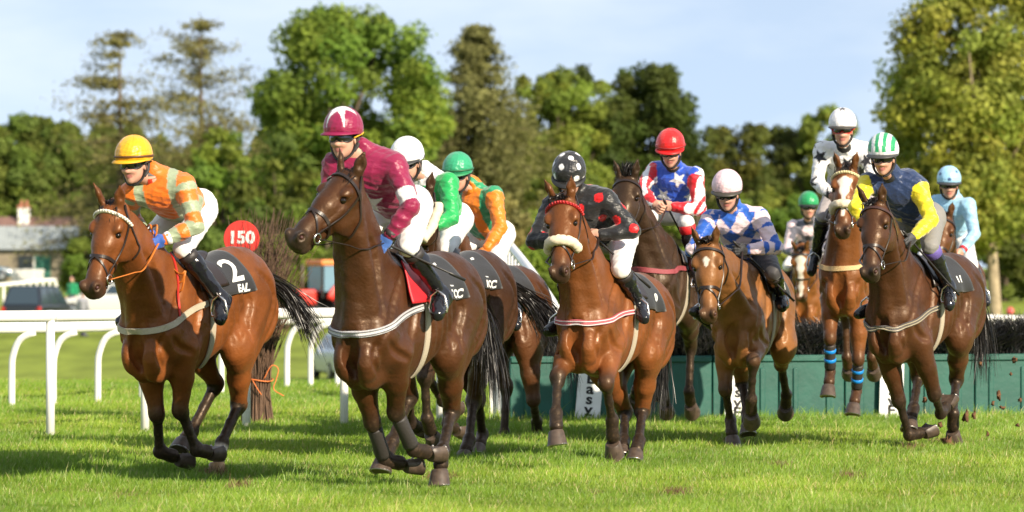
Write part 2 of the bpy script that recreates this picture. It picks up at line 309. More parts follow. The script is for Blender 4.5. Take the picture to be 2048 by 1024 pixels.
POSES['h7'] = pose([1.872, 31.523, -0.176, 13.9, -0.3], 1.174, -0.102, 1.752, 1.398, -0.059, 1.186, 0.369, 0.126, 0.984, 0.773, 0.172, 0.854, 0.668, 0.136, 0.561, 0.540, 0.114, 0.406, 0.409, -0.122, 1.051, 0.474, -0.103, 0.629, 0.292, -0.098, 0.378, 0.403, -0.060, 0.218, -0.496, 0.181, 0.957, -0.923, 0.089, 0.790, -1.209, 0.080, 0.527, -1.356, 0.048, 0.398, -0.235, -0.155, 0.985, -0.569, -0.165, 0.652, -0.274, -0.075, 0.417, -0.121, -0.038, 0.296, -0.070, 0.009, 1.733, 0.321, -0.057, 2.039, 0.460, -0.089, 2.164, 0.316, 0.134, 1.976, 0.360, -0.247, 1.952, 0.387, 0.279, 1.734, 0.476, -0.361, 1.714, 0.510, 0.038, 1.714, 0.580, -0.113, 1.691, -0.023, 0.097, 1.691, -0.073, -0.096, 1.709, 0.339, 0.248, 1.539, 0.279, -0.255, 1.545, -0.037, 0.243, 1.356, 0.075, -0.304, 1.181, 0.131, 0.278, 1.273, 0.217, -0.406, 1.257)
POSES['h8'] = pose([3.551, 47.299, -0.126, 12.8, -0.1], 1.174, 0.050, 1.757, 1.193, 0.053, 1.145, 0.439, 0.122, 0.982, 0.636, 0.105, 0.601, 0.383, 0.100, 0.422, 0.185, 0.100, 0.395, 0.439, -0.122, 0.982, 0.636, -0.105, 0.601, 0.383, -0.100, 0.422, 0.185, -0.100, 0.395, -0.385, 0.155, 0.994, -0.683, 0.120, 0.633, -0.675, 0.110, 0.243, -0.606, 0.110, 0.055, -0.220, -0.155, 1.000, -0.515, -0.120, 0.636, -0.286, -0.110, 0.321, -0.210, -0.110, 0.136, -0.104, 0.000, 1.814, 0.312, 0.015, 2.092, 0.416, 0.017, 2.250, 0.224, 0.179, 2.011, 0.312, -0.184, 2.025, 0.386, 0.284, 1.795, 0.348, -0.249, 1.744, 0.546, 0.086, 1.703, 0.555, -0.082, 1.696, -0.080, 0.100, 1.781, -0.080, -0.100, 1.781, 0.236, 0.255, 1.552, 0.236, -0.255, 1.552, -0.013, 0.300, 1.217, -0.013, -0.300, 1.217, 0.148, 0.340, 1.125, 0.148, -0.340, 1.125)
POSES['h9'] = pose([2.912, 34.437, 0.182, 11.4, 0.2], 0.901, 0.075, 2.031, 1.173, 0.065, 1.485, 0.426, 0.120, 0.867, 0.466, 0.122, 0.437, 0.323, 0.092, 0.164, 0.458, 0.078, 0.016, 0.406, -0.124, 0.995, 0.600, -0.103, 0.613, 0.473, -0.116, 0.330, 0.600, -0.118, 0.175, -0.247, 0.155, 1.052, -0.656, 0.120, 0.823, -0.686, 0.110, 0.434, -0.840, 0.110, 0.307, -0.247, -0.155, 1.052, -0.656, -0.120, 0.823, -0.686, -0.110, 0.434, -0.840, -0.110, 0.307, -0.066, 0.002, 1.972, 0.345, -0.008, 2.261, 0.480, -0.011, 2.394, 0.232, 0.154, 2.220, 0.311, -0.208, 2.229, 0.349, 0.253, 1.973, 0.358, -0.240, 1.944, 0.510, 0.097, 1.821, 0.529, -0.080, 1.810, -0.067, 0.099, 1.924, -0.087, -0.099, 1.941, 0.208, 0.254, 1.647, 0.213, -0.207, 1.668, -0.013, 0.300, 1.293, -0.041, -0.301, 1.348, 0.148, 0.340, 1.201, 0.075, -0.323, 1.198)
POSES['h10'] = pose([3.121, 30.531, -0.116, 28.5, -1.1], 0.961, 0.052, 1.988, 1.263, 0.117, 1.462, 0.370, 0.145, 0.950, 0.188, 0.185, 0.562, -0.066, 0.128, 0.395, -0.247, 0.121, 0.478, 0.393, -0.125, 0.914, 0.231, -0.090, 0.514, 0.084, -0.072, 0.237, -0.103, 0.005, 0.260, -0.373, 0.164, 0.993, -0.643, 0.024, 0.638, -0.358, 0.111, 0.387, -0.415, 0.087, 0.198, -0.191, -0.154, 1.043, -0.452, -0.215, 0.661, -0.145, -0.128, 0.436, 0.012, -0.095, 0.319, -0.032, 0.011, 1.919, 0.362, -0.063, 2.220, 0.488, -0.092, 2.360, 0.269, 0.099, 2.136, 0.396, -0.263, 2.168, 0.327, 0.224, 1.880, 0.612, -0.266, 1.977, 0.538, 0.147, 1.731, 0.619, -0.107, 1.759, 0.010, 0.096, 1.865, -0.051, -0.093, 1.892, 0.363, 0.231, 1.679, 0.237, -0.254, 1.632, 0.072, 0.255, 1.380, 0.136, -0.304, 1.228, 0.195, 0.304, 1.243, 0.304, -0.386, 1.190)
POSES['h11'] = pose([4.355, 39.563, -0.065, 14.1, 0.4], 1.024, 0.058, 1.938, 1.334, 0.024, 1.413, 0.439, 0.122, 0.982, 0.635, 0.105, 0.600, 0.383, 0.100, 0.421, 0.184, 0.100, 0.395, 0.439, -0.122, 0.982, 0.635, -0.105, 0.600, 0.383, -0.100, 0.421, 0.184, -0.100, 0.395, -0.505, 0.155, 0.947, -0.894, 0.120, 0.685, -1.085, 0.110, 0.345, -1.165, 0.110, 0.162, -0.505, -0.155, 0.947, -0.894, -0.120, 0.685, -1.085, -0.110, 0.345, -1.165, -0.110, 0.162, -0.084, 0.011, 1.805, 0.262, 0.057, 2.162, 0.403, 0.021, 2.284, 0.367, 0.209, 2.078, 0.233, -0.135, 2.106, 0.387, 0.266, 1.795, 0.359, -0.261, 1.876, 0.528, 0.145, 1.599, 0.523, -0.093, 1.741, -0.034, 0.097, 1.761, -0.072, -0.096, 1.802, 0.260, 0.223, 1.487, 0.238, -0.255, 1.566, -0.079, 0.278, 1.246, -0.013, -0.300, 1.233, 0.058, 0.341, 1.130, 0.148, -0.340, 1.140)
# ---------------------------------------------------------------- ground and grass
def gz(Y):
    return np.interp(Y, [0, 47, 52, 60, 75, 95, 112, 125, 140, 157, 180, 200, 260, 400, 1600], [0, 0, -.08, -.45, -1.1, -1.75, -2.03, -2.0, -1.6, -.95, -.1, .3, 1.1, 1.6, 2.0])
ys = np.r_[np.linspace(-30, 46, 60), np.linspace(47, 210, 120), np.linspace(215, 1600, 40)]; xs = np.r_[np.linspace(-500, -40, 8), np.linspace(-30, 30, 41), np.linspace(40, 500, 8)]
XX, YY = np.meshgrid(xs, ys); GV = np.stack([XX, YY, gz(YY) + .012 * np.sin(XX * 1.3 + YY) * np.sin(YY * .7)], -1).reshape(-1, 3); nx_ = len(xs); ii = np.arange(len(GV)).reshape(YY.shape)
GF = np.stack([ii[:-1, :-1], ii[:-1, 1:], ii[1:, 1:], ii[1:, :-1]], -1).reshape(-1, 4)
gm_ = mat('turf_ground', (.205, .255, .040), .95, spec=.1, noise=.35, nscale=.8, ndetail=9, bump=.6, bscale=14, bdist=.05, nstretch=(1, .35, 1))
tag(mesh('ground', GV, GF, gm_, None, True), kind='structure')
def grass():
    rng = np.random.default_rng(5); n = 760000
    yy = 1 / (1 / 21.8 - rng.random(n) * (1 / 21.8 - 1 / 56.)); hw_ = yy * 1024 / 8000 + .9; xx = rng.uniform(-1, 1, n) * hw_
    pn = np.sin(xx * 2.1 + np.sin(yy * 1.3) * 2) * np.sin(yy * 1.7 + np.sin(xx * 1.9) * 1.5) + .6 * np.sin(xx * 6.3 + yy * 3.1) * np.sin(yy * 5.1 - xx * 2.2)
    ht = rng.uniform(.026, .070, n) * (1 + .30 * pn) * np.where(rng.random(n) < .03, 1.7, 1)
    near_h = np.exp(-((yy - (36.45 + .257 * xx)) / .35) ** 2) * (xx > -.3); ht *= 1 + 1.1 * near_h * rng.random(n); ht = np.where((yy > 36.4 + .257 * xx) & (yy < 37.3 + .257 * xx) & (xx > 0), .01, ht)
    an = rng.uniform(0, 2 * np.pi, n); le = rng.uniform(.1, .75, n) * ht; lx, ly = np.cos(an) * le + .12 * ht, np.sin(an) * le; wd = rng.uniform(.0017, .0038, n) * (yy / 28) ** .6
    fa = rng.uniform(0, np.pi, n) * .6 + .0; dx, dy = np.cos(fa) * wd, np.sin(fa) * wd; z0 = gz(yy) - .004
    V = np.empty((n, 5, 3), f4); V[:, 0] = np.stack([xx - dx, yy - dy, z0], 1); V[:, 1] = np.stack([xx + dx, yy + dy, z0], 1)
    mx_, my_, mz = xx + lx * .35, yy + ly * .35, z0 + ht * .6; V[:, 2] = np.stack([mx_ - dx * .8, my_ - dy * .8, mz], 1); V[:, 3] = np.stack([mx_ + dx * .8, my_ + dy * .8, mz], 1); V[:, 4] = np.stack([xx + lx, yy + ly, z0 + ht], 1)
    b = (np.arange(n) * 5)[:, None]; F = np.concatenate([b + [[0, 1, 3]], b + [[0, 3, 2]], b + [[2, 3, 4]]], 1).reshape(-1, 3)
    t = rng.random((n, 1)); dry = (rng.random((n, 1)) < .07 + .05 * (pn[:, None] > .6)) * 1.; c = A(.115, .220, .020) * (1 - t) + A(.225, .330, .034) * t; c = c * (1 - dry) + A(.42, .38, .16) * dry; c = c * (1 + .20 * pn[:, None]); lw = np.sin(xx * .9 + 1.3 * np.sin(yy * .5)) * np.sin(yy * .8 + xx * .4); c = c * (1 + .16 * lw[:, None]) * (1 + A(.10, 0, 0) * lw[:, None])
    for bx, by, br_ in ((1350, 990, .10), (1190, 995, .08), (480, 985, .09), (1700, 960, .10), (1560, 940, .08), (250, 1000, .07), (1895, 889, .16), (1820, 900, .12), (1270, 915, .12), (880, 962, .13), (430, 955, .12), (1466, 888, .10)):
        D_ = 11040 / (by - 540); bd = np.hypot((xx - (bx - 1024) / 8000 * D_), (yy - D_) * .35); m_ = (bd < br_ * rng.uniform(.4, 1.2, n)); c[m_] = A(.16, .10, .05) * rng.uniform(.6, 1.5, (m_.sum(), 1))
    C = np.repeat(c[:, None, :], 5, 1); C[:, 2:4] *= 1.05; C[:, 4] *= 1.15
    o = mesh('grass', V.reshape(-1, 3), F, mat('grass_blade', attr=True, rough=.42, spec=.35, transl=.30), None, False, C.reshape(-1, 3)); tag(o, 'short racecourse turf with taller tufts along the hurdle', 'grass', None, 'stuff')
if not ONLY or 'grass' in ONLY: grass()
# ---------------------------------------------------------------- trees
def leafmesh(name, c, nrm_, size, cols, m, parent, asp=.6, rng=None):
    n = len(c); a = nrm(np.cross(nrm_, rng.normal(size=(n, 3)))); b = np.cross(nrm(nrm_), a); sz = np.asarray(size)[:, None]
    V = np.stack([c - a * sz, c - b * sz * asp, c + a * sz, c + b * sz * asp], 1); F = np.arange(4 * n).reshape(n, 4)
    return mesh(name, V.reshape(-1, 3), F, m, parent, False, np.repeat(cols, 4, 0))
leafm = mat('tree_leaf', attr=True, rough=.6, spec=.2, transl=.42); barkm = mat('tree_bark', (.13, .095, .065), .9, noise=.4, nscale=6, bump=.6, bscale=12, bdist=.05); birchm = mat('pale_bark', (.34, .27, .17), .85, noise=.35, nscale=4, bump=.5, bscale=9, bdist=.05)
def deciduous(px, top, hw, D, colr, label, seed, nl=40, ml=300, ls=.20, low=.12, name='leafy_tree', cat='tree', grp='trees behind the racecourse', pale=False, shape=1.0, trunkx=None, spire=0, sq=2.3):
    rng = np.random.default_rng(seed); s_ = D / 8000; x0 = (px - 1024) * s_; zb = float(gz(D)); zt = 1.38 + (540 - top) * s_; Wd = hw * s_; Hh = zt - zb; root = empty(name, Matrix.Translation((x0, D, zb)), label, cat, grp)
    nl = int(nl * min(4, max(1, Hh * (1 - low) / (2.0 * Wd)))); ls = min(ls, Wd * .075 + .03) * .72; ml = int(ml * 1.7)
    cz = Hh * (low + (1 - low) * .5); ch_ = Hh * (1 - low) * .5; L = []
    while len(L) < nl:
        q = rng.uniform(-1, 1, 3); r = (np.abs(q) ** sq).sum() ** (1 / sq)
        if r > 1 or r < .35: continue
        tz = (q[2] + 1) / 2; wz = (1 - .35 * tz ** 2) * shape + (1 - shape) * (1 - tz) ** .8; rad = rng.uniform(.16, .40) * Wd * (1 - .25 * tz) * (1.15 if nl < 26 else 1)
        L.append((A(q[0] * (Wd - rad * .5) * wz, q[1] * Wd * .8 * wz, cz + q[2] * (ch_ - rad * .6)), rad))
    if spire:
        for k in range(spire): sx_ = rng.normal() * Wd * .35; ht_ = rng.uniform(.06, .13); [L.append((A(sx_, 0, Hh * (.86 + ht_ * q_)), Wd * (.20 - .12 * q_))) for q_ in (0, .3, .6)]
    C, Nn, S, K = [], [], [], []
    for c, rad in L:
        m_ = max(40, int(ml * (rad / (.28 * Wd)) ** 2)); d = nrm(rng.normal(size=(m_, 3))); rr = rad * (rng.random(m_) ** .45) * (1 + .25 * np.sin(d[:, 0] * 5 + c[0] * 3) * np.sin(d[:, 2] * 6 + c[2])); p = c + d * rr[:, None] * A(1, 1, .8)
        C.append(p); Nn.append(d + A(0, 0, .35) + rng.normal(size=(m_, 3)) * .55); S.append(ls * rng.uniform(.6, 1.3, m_)); lc = np.array(colr) * rng.uniform(.75, 1.25) * A(rng.uniform(.88, 1.15), 1, rng.uniform(.8, 1.1)); K.append(lc * rng.uniform(.75, 1.25, (m_, 1)))
    leafmesh('crown', np.vstack(C), np.vstack(Nn), np.concatenate(S), np.vstack(K), leafm, root, rng=rng)
    b = MB(); tx = 0 if trunkx is None else (trunkx - px) * s_; tr = max(.10, Wd * .055); fork = A(tx * .6, 0, Hh * (low + .18)); b.tube(spline([A(tx, 0, -.3), A(tx * .95, .0, Hh * low * .6), fork, A(0, 0, Hh * .72)], 12), (tr * 1.25, tr, tr * .8, tr * .25), 10)
    for c, rad in L[:10]: b.tube(spline([fork + A(0, 0, rng.uniform(-.08, .25) * Hh), (fork + c) / 2 + A(0, 0, -.04 * Hh), c], 8), (tr * .42, tr * .10), 6)
    b.build('trunk', birchm if pale else barkm, root, True); return root
def conifer(px, top, hw, D, colr, label, seed, lev=22, dens=1.0, low=.18, droop=.25, name='conifer', sparse=.75, leaf=.13, power=.8):
    rng = np.random.default_rng(seed); s_ = D / 8000; x0 = (px - 1024) * s_; zb = float(gz(D)); Hh = 1.38 + (540 - top) * s_ - zb; Wd = hw * s_; root = empty(name, Matrix.Translation((x0, D, zb)), label, 'tree', 'trees behind the racecourse')
    b = MB(); b.tube([A(0, 0, -.3), A(.1, 0, Hh * .5), A(0, 0, Hh * .97)], (.26, .16, .03), 9); C, Nn, S, K = [], [], [], []
    for i in range(lev):
        t = np.clip((i + rng.uniform(-.9, .9)) / lev, 0, .99); z = Hh * (low + (1 - low) * t); nb_ = rng.integers(6, 10)
        for k in range(nb_):
            if rng.random() > sparse: continue
            a = rng.uniform(0, 2 * np.pi); ln = Wd * (1 - t) ** power * rng.uniform(.35, 1.15) + .25; d = A(math.cos(a), math.sin(a), 0); tip = d * ln + A(0, 0, -droop * ln + .22 * ln * t)
            P_ = spline([A(0, 0, z), A(0, 0, z) + tip * .5 + A(0, 0, .09 * ln), A(0, 0, z) + tip + A(0, 0, .10 * ln)], 7); b.tube(P_, (.05 * (1 - t) + .012, .008), 5, cap=False)
            m_ = int(150 * dens * (ln / Wd + .25)); u = rng.random(m_) ** .7; j = (u * 5.99).astype(int); fr_ = (u * 6 - j)[:, None]; base = P_[j] * (1 - fr_) + P_[np.minimum(j + 1, 6)] * fr_
            sp_ = rng.normal(size=(m_, 3)) * A(.24, .24, .10) * (ln * .42 + .12)[None] if False else rng.normal(size=(m_, 3)) * np.array([.12, .12, .085]) * (ln * .8 + .6); p = base + sp_ + A(0, 0, -.05)
            C.append(p); Nn.append(rng.normal(size=(m_, 3)) * .6 + A(0, 0, .8) + d * .3); S.append(leaf * rng.uniform(.5, 1.4, m_)); K.append(np.array(colr) * rng.uniform(.65, 1.3, (m_, 1)) * rng.uniform(.8, 1.2))
    leafmesh('crown', np.vstack(C), np.vstack(Nn), np.concatenate(S), np.vstack(K), leafm, root, asp=.45, rng=rng); b.build('trunk', barkm, root, True); return root
def trees():
    G1, G2, G3, OL, BR, YG = (.160, .210, .042), (.185, .265, .040), (.230, .285, .050), (.250, .235, .080), (.240, .240, .085), (.300, .330, .058)
    k = [0]
    def d_(*a, **kw): k[0] += 1; return deciduous(*a, seed=100 + k[0], **kw)
    # left row of dark trees with thin pointed tops
    for px, top, hw, ord_ in ((-45, 225, 105, 'at the frame edge, outermost of the dark row behind the shed'), (40, 222, 95, 'with twin thin tips straight above the shed chimney'), (118, 232, 92, 'with a thin tip above the end of the shed roof'), (190, 268, 92, 'lowest of the dark row, right of the shed roof'), (262, 300, 95, 'in the dark row straight behind the yellow cap')):
        d_(px, top, hw, 250, G1, 'dark green tree ' + ord_, nl=40, ml=240, ls=.20, low=.05, shape=.75, spire=5)
    k[0] += 1; conifer(238, 62, 190, 215, OL, 'sparse olive larch with a thin leader, left of the two', 41, dens=1.25, power=.55, sparse=.6, leaf=.12); conifer(400, 30, 205, 226, OL, 'sparse olive larch, the taller right one of the two', 42, lev=24, dens=1.25, droop=.05, power=.5, sparse=.62, leaf=.12)
    d_(698, -14, 212, 200, G2, 'tallest broad green tree rising above the maroon jockey', nl=72, ml=420, ls=.21, low=.25, spire=4, trunkx=640, sq=3.2)
    conifer(955, 38, 250, 214, BR, 'dense brown-green spruce between the two green capped jockeys and the spotted cap', 43, lev=44, dens=2.0, low=.04, droop=.32, sparse=1, name='spruce')
    d_(1125, 122, 118, 222, G3, 'green leafy tree just right of the brown spruce', nl=44, ml=300, low=.1, spire=4)
    d_(330, 262, 110, 244, G1, 'dark green tree filling in behind the two larches', nl=40, ml=240, ls=.2, low=.05); d_(870, 215, 92, 232, G1, 'dark green tree behind the gap between the tallest tree and the spruce', nl=40, ml=240, ls=.2, low=.05); d_(1035, 215, 92, 236, G3, 'green tree in the gap just right of the spruce', nl=40, ml=240, ls=.2, low=.05); d_(1215, 150, 92, 238, G3, 'green tree between the two broad trees above the red cap', nl=40, ml=260, ls=.2, low=.05)
    d_(1300, 108, 138, 224, (.092, .125, .026), 'broad green tree above the red cap with a thin twig on top', nl=54, ml=330, low=.08, spire=7)
    d_(1462, 232, 115, 236, (.125, .140, .030), 'low yellow-green tree above the pale pink cap', nl=36, ml=260, low=.05, spire=5)
    d_(1565, 236, 105, 240, (.110, .130, .030), 'low olive green tree left of the white cap', nl=34, ml=240, low=.05, spire=4)
    d_(1656, 206, 92, 238, G3, 'round topped green tree directly behind the white cap', nl=36, ml=250, low=.05, spire=4)
    d_(1945, -90, 215, 140, YG, 'big yellow-green tree filling the right edge of the frame', nl=88, ml=330, ls=.15, low=.22, trunkx=1992, pale=True, spire=4)
    d_(1775, 330, 90, 150, (.09, .12, .025), 'mid green tree beside the green and white striped cap', nl=30, ml=220, ls=.16, low=.05)
    d_(2075, 230, 110, 165, (.10, .13, .028), 'green tree cut by the right edge behind the big one', nl=34, ml=260, ls=.17, low=.06)
    # lower growth in front of the tall trees
    und = [(330, 345, 85, 205, G1, 'dark bush under the two larches'), (445, 232, 88, 192, G2, 'bright green bushy tree below the taller larch'), (560, 262, 92, 188, G1, 'dark bushy tree between yellow and maroon caps'), (655, 330, 84, 184, G2, 'green bush directly behind the maroon jockey'), (775, 262, 92, 190, G2, 'green bush behind the plain white cap'), (868, 335, 78, 186, G3, 'yellowish bush behind the shiny green cap'),
           (985, 380, 84, 186, OL, 'olive bush at the foot of the brown spruce'), (1085, 330, 80, 192, G3, 'leafy bush left of the black spotted cap'), (1190, 335, 88, 190, G1, 'dark bush between the spotted cap and the red cap'), (1300, 350, 84, 188, G3, 'green bush behind the blue starred jockey'), (1395, 345, 76, 194, OL, 'olive bush just right of the red cap'), (1492, 345, 80, 190, G3, 'bright bush right of the pale pink cap'), (1585, 372, 70, 188, G2, 'green bush above the distant green cap'), (1690, 350, 72, 192, OL, 'olive bush hidden behind the highest jockey'),
           (1868, 420, 78, 178, G1, 'dark bush behind the light blue jockey'), (2010, 440, 90, 182, G1, 'shaded bush under the big right tree'), (395, 430, 84, 178, G1, 'low dark bush left of the red disc'), (560, 455, 88, 172, G2, 'low bright bush behind the twig bundle'), (720, 470, 84, 172, G1, 'low dark bush behind the tractor cab'), (1420, 470, 90, 170, G2, 'low bush behind the pale pink capped jockey'), (1530, 470, 84, 172, G3, 'low bush left of the distant chestnut horse'), (1100, 480, 84, 172, G2, 'low bush behind the bright bay horse head'), (990, 500, 80, 172, G3, 'low bush behind the white hurdle wing')]
    for px, top, hw, D, c, lb in und: d_(px, top, hw * 1.25, D, c, lb, nl=24, ml=300, ls=.18, low=.0, name='bush', cat='bush', grp='bushes along the far side')
    d_(178, 468, 82, 186, (.14, .19, .03), 'bright yellow-green shrub in front of the grey shed', nl=30, ml=330, ls=.15, low=.0, name='bush', cat='bush', grp='bushes along the far side')
    d_(300, 470, 80, 184, (.09, .13, .022), 'green shrub hidden behind the leading bay horse neck', nl=26, ml=280, ls=.15, low=.0, name='bush', cat='bush', grp='bushes along the far side')
    rng = np.random.default_rng(9); n = 130000; x = rng.uniform(-46, 30, n); hh = 9.6 - 2.6 * sm(x, 5, 18) + 1.0 * np.sin(x * .35) + .7 * np.sin(x * 1.1 + 1) + .5 * np.sin(x * 2.7); z = rng.random(n) ** .8 * hh + gz(290); y = 290 + rng.normal(size=n) * 2.5
    o = leafmesh('woods', np.stack([x, y, z], 1), rng.normal(size=(n, 3)) + A(0, -.6, .5), rng.uniform(.2, .42, n), A(.13, .155, .03) * rng.uniform(.6, 1.4, (n, 1)), leafm, None, rng=rng); tag(o, 'far dark hedgerow seen between the tree trunks', 'woods', None, 'stuff')
if not ONLY or 'trees' in ONLY: trees()
# ---------------------------------------------------------------- horses
SEC = np.array([[.73, 1.14, .11, .08], [.66, 1.15, .235, .132], [.58, 1.165, .32, .160], [.45, 1.185, .380, .178], [.25, 1.185, .390, .208], [.05, 1.195, .350, .238], [-.15, 1.225, .308, .244],
                [-.35, 1.29, .248, .226], [-.52, 1.305, .285, .232], [-.68, 1.30, .285, .215], [-.80, 1.295, .23, .175], [-.90, 1.28, .12, .10]]); SEC[:, 3] *= .93
def trunk(f):
    q = f.block(A(-1.0, -.4, .7), A(.9, .4, 1.7)); sl_, X, Y, Z = q; x = np.clip(X, SEC[-1, 0], SEC[0, 0]); xs = SEC[::-1, 0]
    g = lambda c: np.interp(x, xs, SEC[::-1, c]); zc, hh, hw = g(1), g(2), g(3)
    u = np.abs(Y / hw); v = (Z - zc) / hh
    rr = (u ** 2.2 + np.abs(v) ** 2.2) ** (1 / 2.2); dx = np.maximum(np.maximum(X - .73, -.90 - X), 0)
    d = np.sqrt(np.maximum((rr - 1) * np.minimum(hh, hw), 0) ** 2 + dx ** 2) + np.minimum((rr - 1) * np.minimum(hh, hw), 0)
    d = np.maximum(d, np.maximum(X - .74, -.91 - X)); f.mix(sl_, d.astype(f4), .0)
def coat_material():
    if 'horse_coat' in MATS: return MATS['horse_coat']
    m = mat('horse_coat', rough=.44, attr=True, spec=.42, noise=.34, nscale=6, ndetail=10, bump=.45, bscale=48, bdist=.008, coat=.16, coatr=.28); t = m.node_tree; n = t.nodes; b = n['Principled BSDF']; b.inputs['Specular Tint'].default_value = (1, .74, .50, 1); b.inputs['Coat Tint'].default_value = (1, .85, .7, 1); b.inputs['Sheen Weight'].default_value = .03; b.inputs['Sheen Tint'].default_value = (1, .7, .45, 1)
    c = n.new('ShaderNodeTexCoord'); z = n.new('ShaderNodeTexNoise'); z.inputs['Scale'].default_value = 11; z.inputs['Detail'].default_value = 10; z.inputs['Roughness'].default_value = .7; t.links.new(c.outputs['Object'], z.inputs['Vector'])
    for sk, lo_, hi_ in (('Roughness', .36, .62), ('Coat Weight', .22, .02)):
        r = n.new('ShaderNodeMapRange'); r.inputs['From Min'].default_value = .35; r.inputs['From Max'].default_value = .65; r.inputs['To Min'].default_value = lo_; r.inputs['To Max'].default_value = hi_; t.links.new(z.outputs['Fac'], r.inputs['Value']); t.links.new(r.outputs['Result'], b.inputs[sk])
    return m
LEGC = ('LF', 'RF', 'LH', 'RH')
def horse(hid, J, root, name, label, coat, pts_col, vox=.0095, blaze=None, white_feet=(), tack=None, tail_dir=(-.6, .05, -.5), fore_col=None, group='racehorses galloping in the field', legs_black=1.0):
    J = {k: np.array(v, float) for k, v in J.items()}; tk = dict(brow=(.02, .012, .01), sheep=False, breast=(.5, .45, .35), cloth='', cloth2='', plain=False); tk.update(tack or {})
    X, D, Zo, yaw, pt = root
    M = Matrix.Translation((X, D, Zo)) @ Matrix.Rotation(math.radians(-90 - yaw), 4, 'Z') @ Matrix.Translation((0, 0, 1.2)) @ Matrix.Rotation(-math.radians(pt), 4, 'Y') @ Matrix.Translation((0, 0, -1.2))
    T = empty(name, M, label, 'racehorse', group)
    rng = np.random.default_rng(sum(map(ord, hid)))
    allp = np.array([v for k, v in J.items() if k[0] != 'r'] + [A(-.95, 0, 1.5), A(.8, 0, 1.6)]); lo = allp.min(0) - .22; hi = allp.max(0) + .26; lo[1] = min(lo[1], -.42); hi[1] = max(hi[1], .42)
    f = SDF(lo, hi, vox); trunk(f); up = A(0, 0, 1); sy = A(0, 1, 0)
    # withers, croup, loin muscles
    f.ell((.30, 0, 1.545), (.24, .065, .075), k=.08); f.ell((-.52, 0, 1.50), (.30, .13, .10), k=.08); f.cone((-.82, 0, 1.46), (-.98, 0, 1.36), .055, .035, k=.06)
    poll, muz = J['poll'], J['muz']; a = nrm(muz - poll); s = nrm(sy - a * (sy @ a)); u = np.cross(a, s); HM = np.stack([a, u, s], 1)
    HK = 1.16; Hd = lambda h, uu, ss: poll + a * h + u * uu * HK + s * ss * HK
    # neck
    n0 = A(.42, 0, 1.30); n2 = Hd(.075, -.075, 0); n1 = (n0 + n2) / 2 + A(-.02, 0, .035); nd = nrm(n2 - n0); ns = nrm(sy - nd * (sy @ nd))
    NP = spline([n0, n1, n2], 7); nr = np.interp(np.linspace(0, 1, 7), [0, .3, .65, 1], [.29, .205, .152, .120]); nss = np.interp(np.linspace(0, 1, 7), [0, .4, 1], [.56, .52, .60])
    for i in range(6): f.cone(NP[i], NP[i + 1], nr[i], nr[i + 1], k=.06, side=ns, ss=nss[i])
    nup = nrm(np.cross(nd, ns)); nup = nup if nup[2] > 0 else -nup
    f.cone(A(.34, 0, 1.52), NP[3] + nup * .13, .06, .05, k=.07); f.cone(NP[3] + nup * .13, Hd(-.01, -.0, 0), .05, .045, k=.06)   # crest
    f.cone(A(.66, 0, 1.12), NP[4] - nup * .11, .085, .055, k=.06); f.cone(NP[4] - nup * .11, Hd(.17, -.15, 0), .055, .045, k=.05)   # windpipe
    for sg in (1, -1):
        f.cone(A(.60, sg * .085, 1.20), Hd(.10, -.08, sg * .055), .074, .042, k=.05)    # brachiocephalic muscle
        # shoulder blade, point of the shoulder, pectoral, upper arm
        f.cone((.34, sg * .09, 1.48), (.60, sg * .112, 1.12), .085, .085, k=.06, side=sy, ss=.68); f.ell((.665, sg * .074, .995), (.095, .072, .130), k=.010)
        f.ell((.45, sg * .115, 1.12), (.19, .076, .19), k=.05); f.ell((.57, sg * .045, .90), (.13, .06, .10), k=.04)
        # haunch
        f.ell((-.58, sg * .115, 1.33), (.28, .12, .22), k=.05); f.ell((-.78, sg * .105, 1.20), (.13, .09, .26), k=.05); f.ell((-.30, sg * .175, 1.38), (.10, .05, .08), k=.07)
    for L in LEGC:
        p = [J[L + c] for c in 'abcd']; sg = 1 if L[0] == 'L' else -1; ls = sy
        fw = lambda p0, p1: nrm(np.cross(nrm(p1 - p0), sy))     # front of a leg segment
        if L[1] == 'F':
            sh = A(.55, sg * .113, 1.16); q = fw(p[0], p[1]); bk = -fw(p[1], p[2])
            f.cone(sh, p[0], .125, .085, k=.06, side=sy, ss=.66); f.cone(p[0] + A(-.08, 0, .03), p[0], .06, .07, k=.05)
            f.cone(p[0], p[0] * .5 + p[1] * .5, .105, .074, k=.05, side=sy, ss=.84); f.cone(p[0] * .5 + p[1] * .5, p[1], .074, .048, k=.03)
            f.ell(p[0] * .72 + p[1] * .28 + q * .02, (.062, .060, .15), frame(np.cross(q, nrm(p[1] - p[0])), q) @ np.array([[1, 0, 0], [0, 1, 0], [0, 0, 1]]), k=.04)
            f.ell(p[1] + q * .010, (.050, .050, .066), k=.03); f.ell(p[1] - q * .035, (.028, .026, .036), k=.02)
        else:
            hp = A(-.60, sg * .12, 1.28)
            f.cone(hp, p[0], .215, .150, k=.06, side=sy, ss=.62); f.cone(A(-.76, sg * .11, 1.16), p[0] * .45 + p[1] * .55, .125, .066, k=.07, side=sy, ss=.75)
            f.cone(p[0], p[0] * .45 + p[1] * .55, .145, .082, k=.06, side=sy, ss=.72); f.cone(p[0] * .45 + p[1] * .55, p[1], .080, .050, k=.03)
            q = fw(p[1], p[2]); g = nrm(p[0] - p[1]); bk = -q
            pk = p[1] + bk * .058 + g * .045; f.cone(p[1], pk, .048, .034, k=.025); f.cone(pk, p[0] * .45 + p[1] * .55 + bk * .045, .026, .026, k=.03)
            f.ell(p[1], (.060, .048, .068), k=.03)
        cr = .029 if L[1] == 'F' else .032
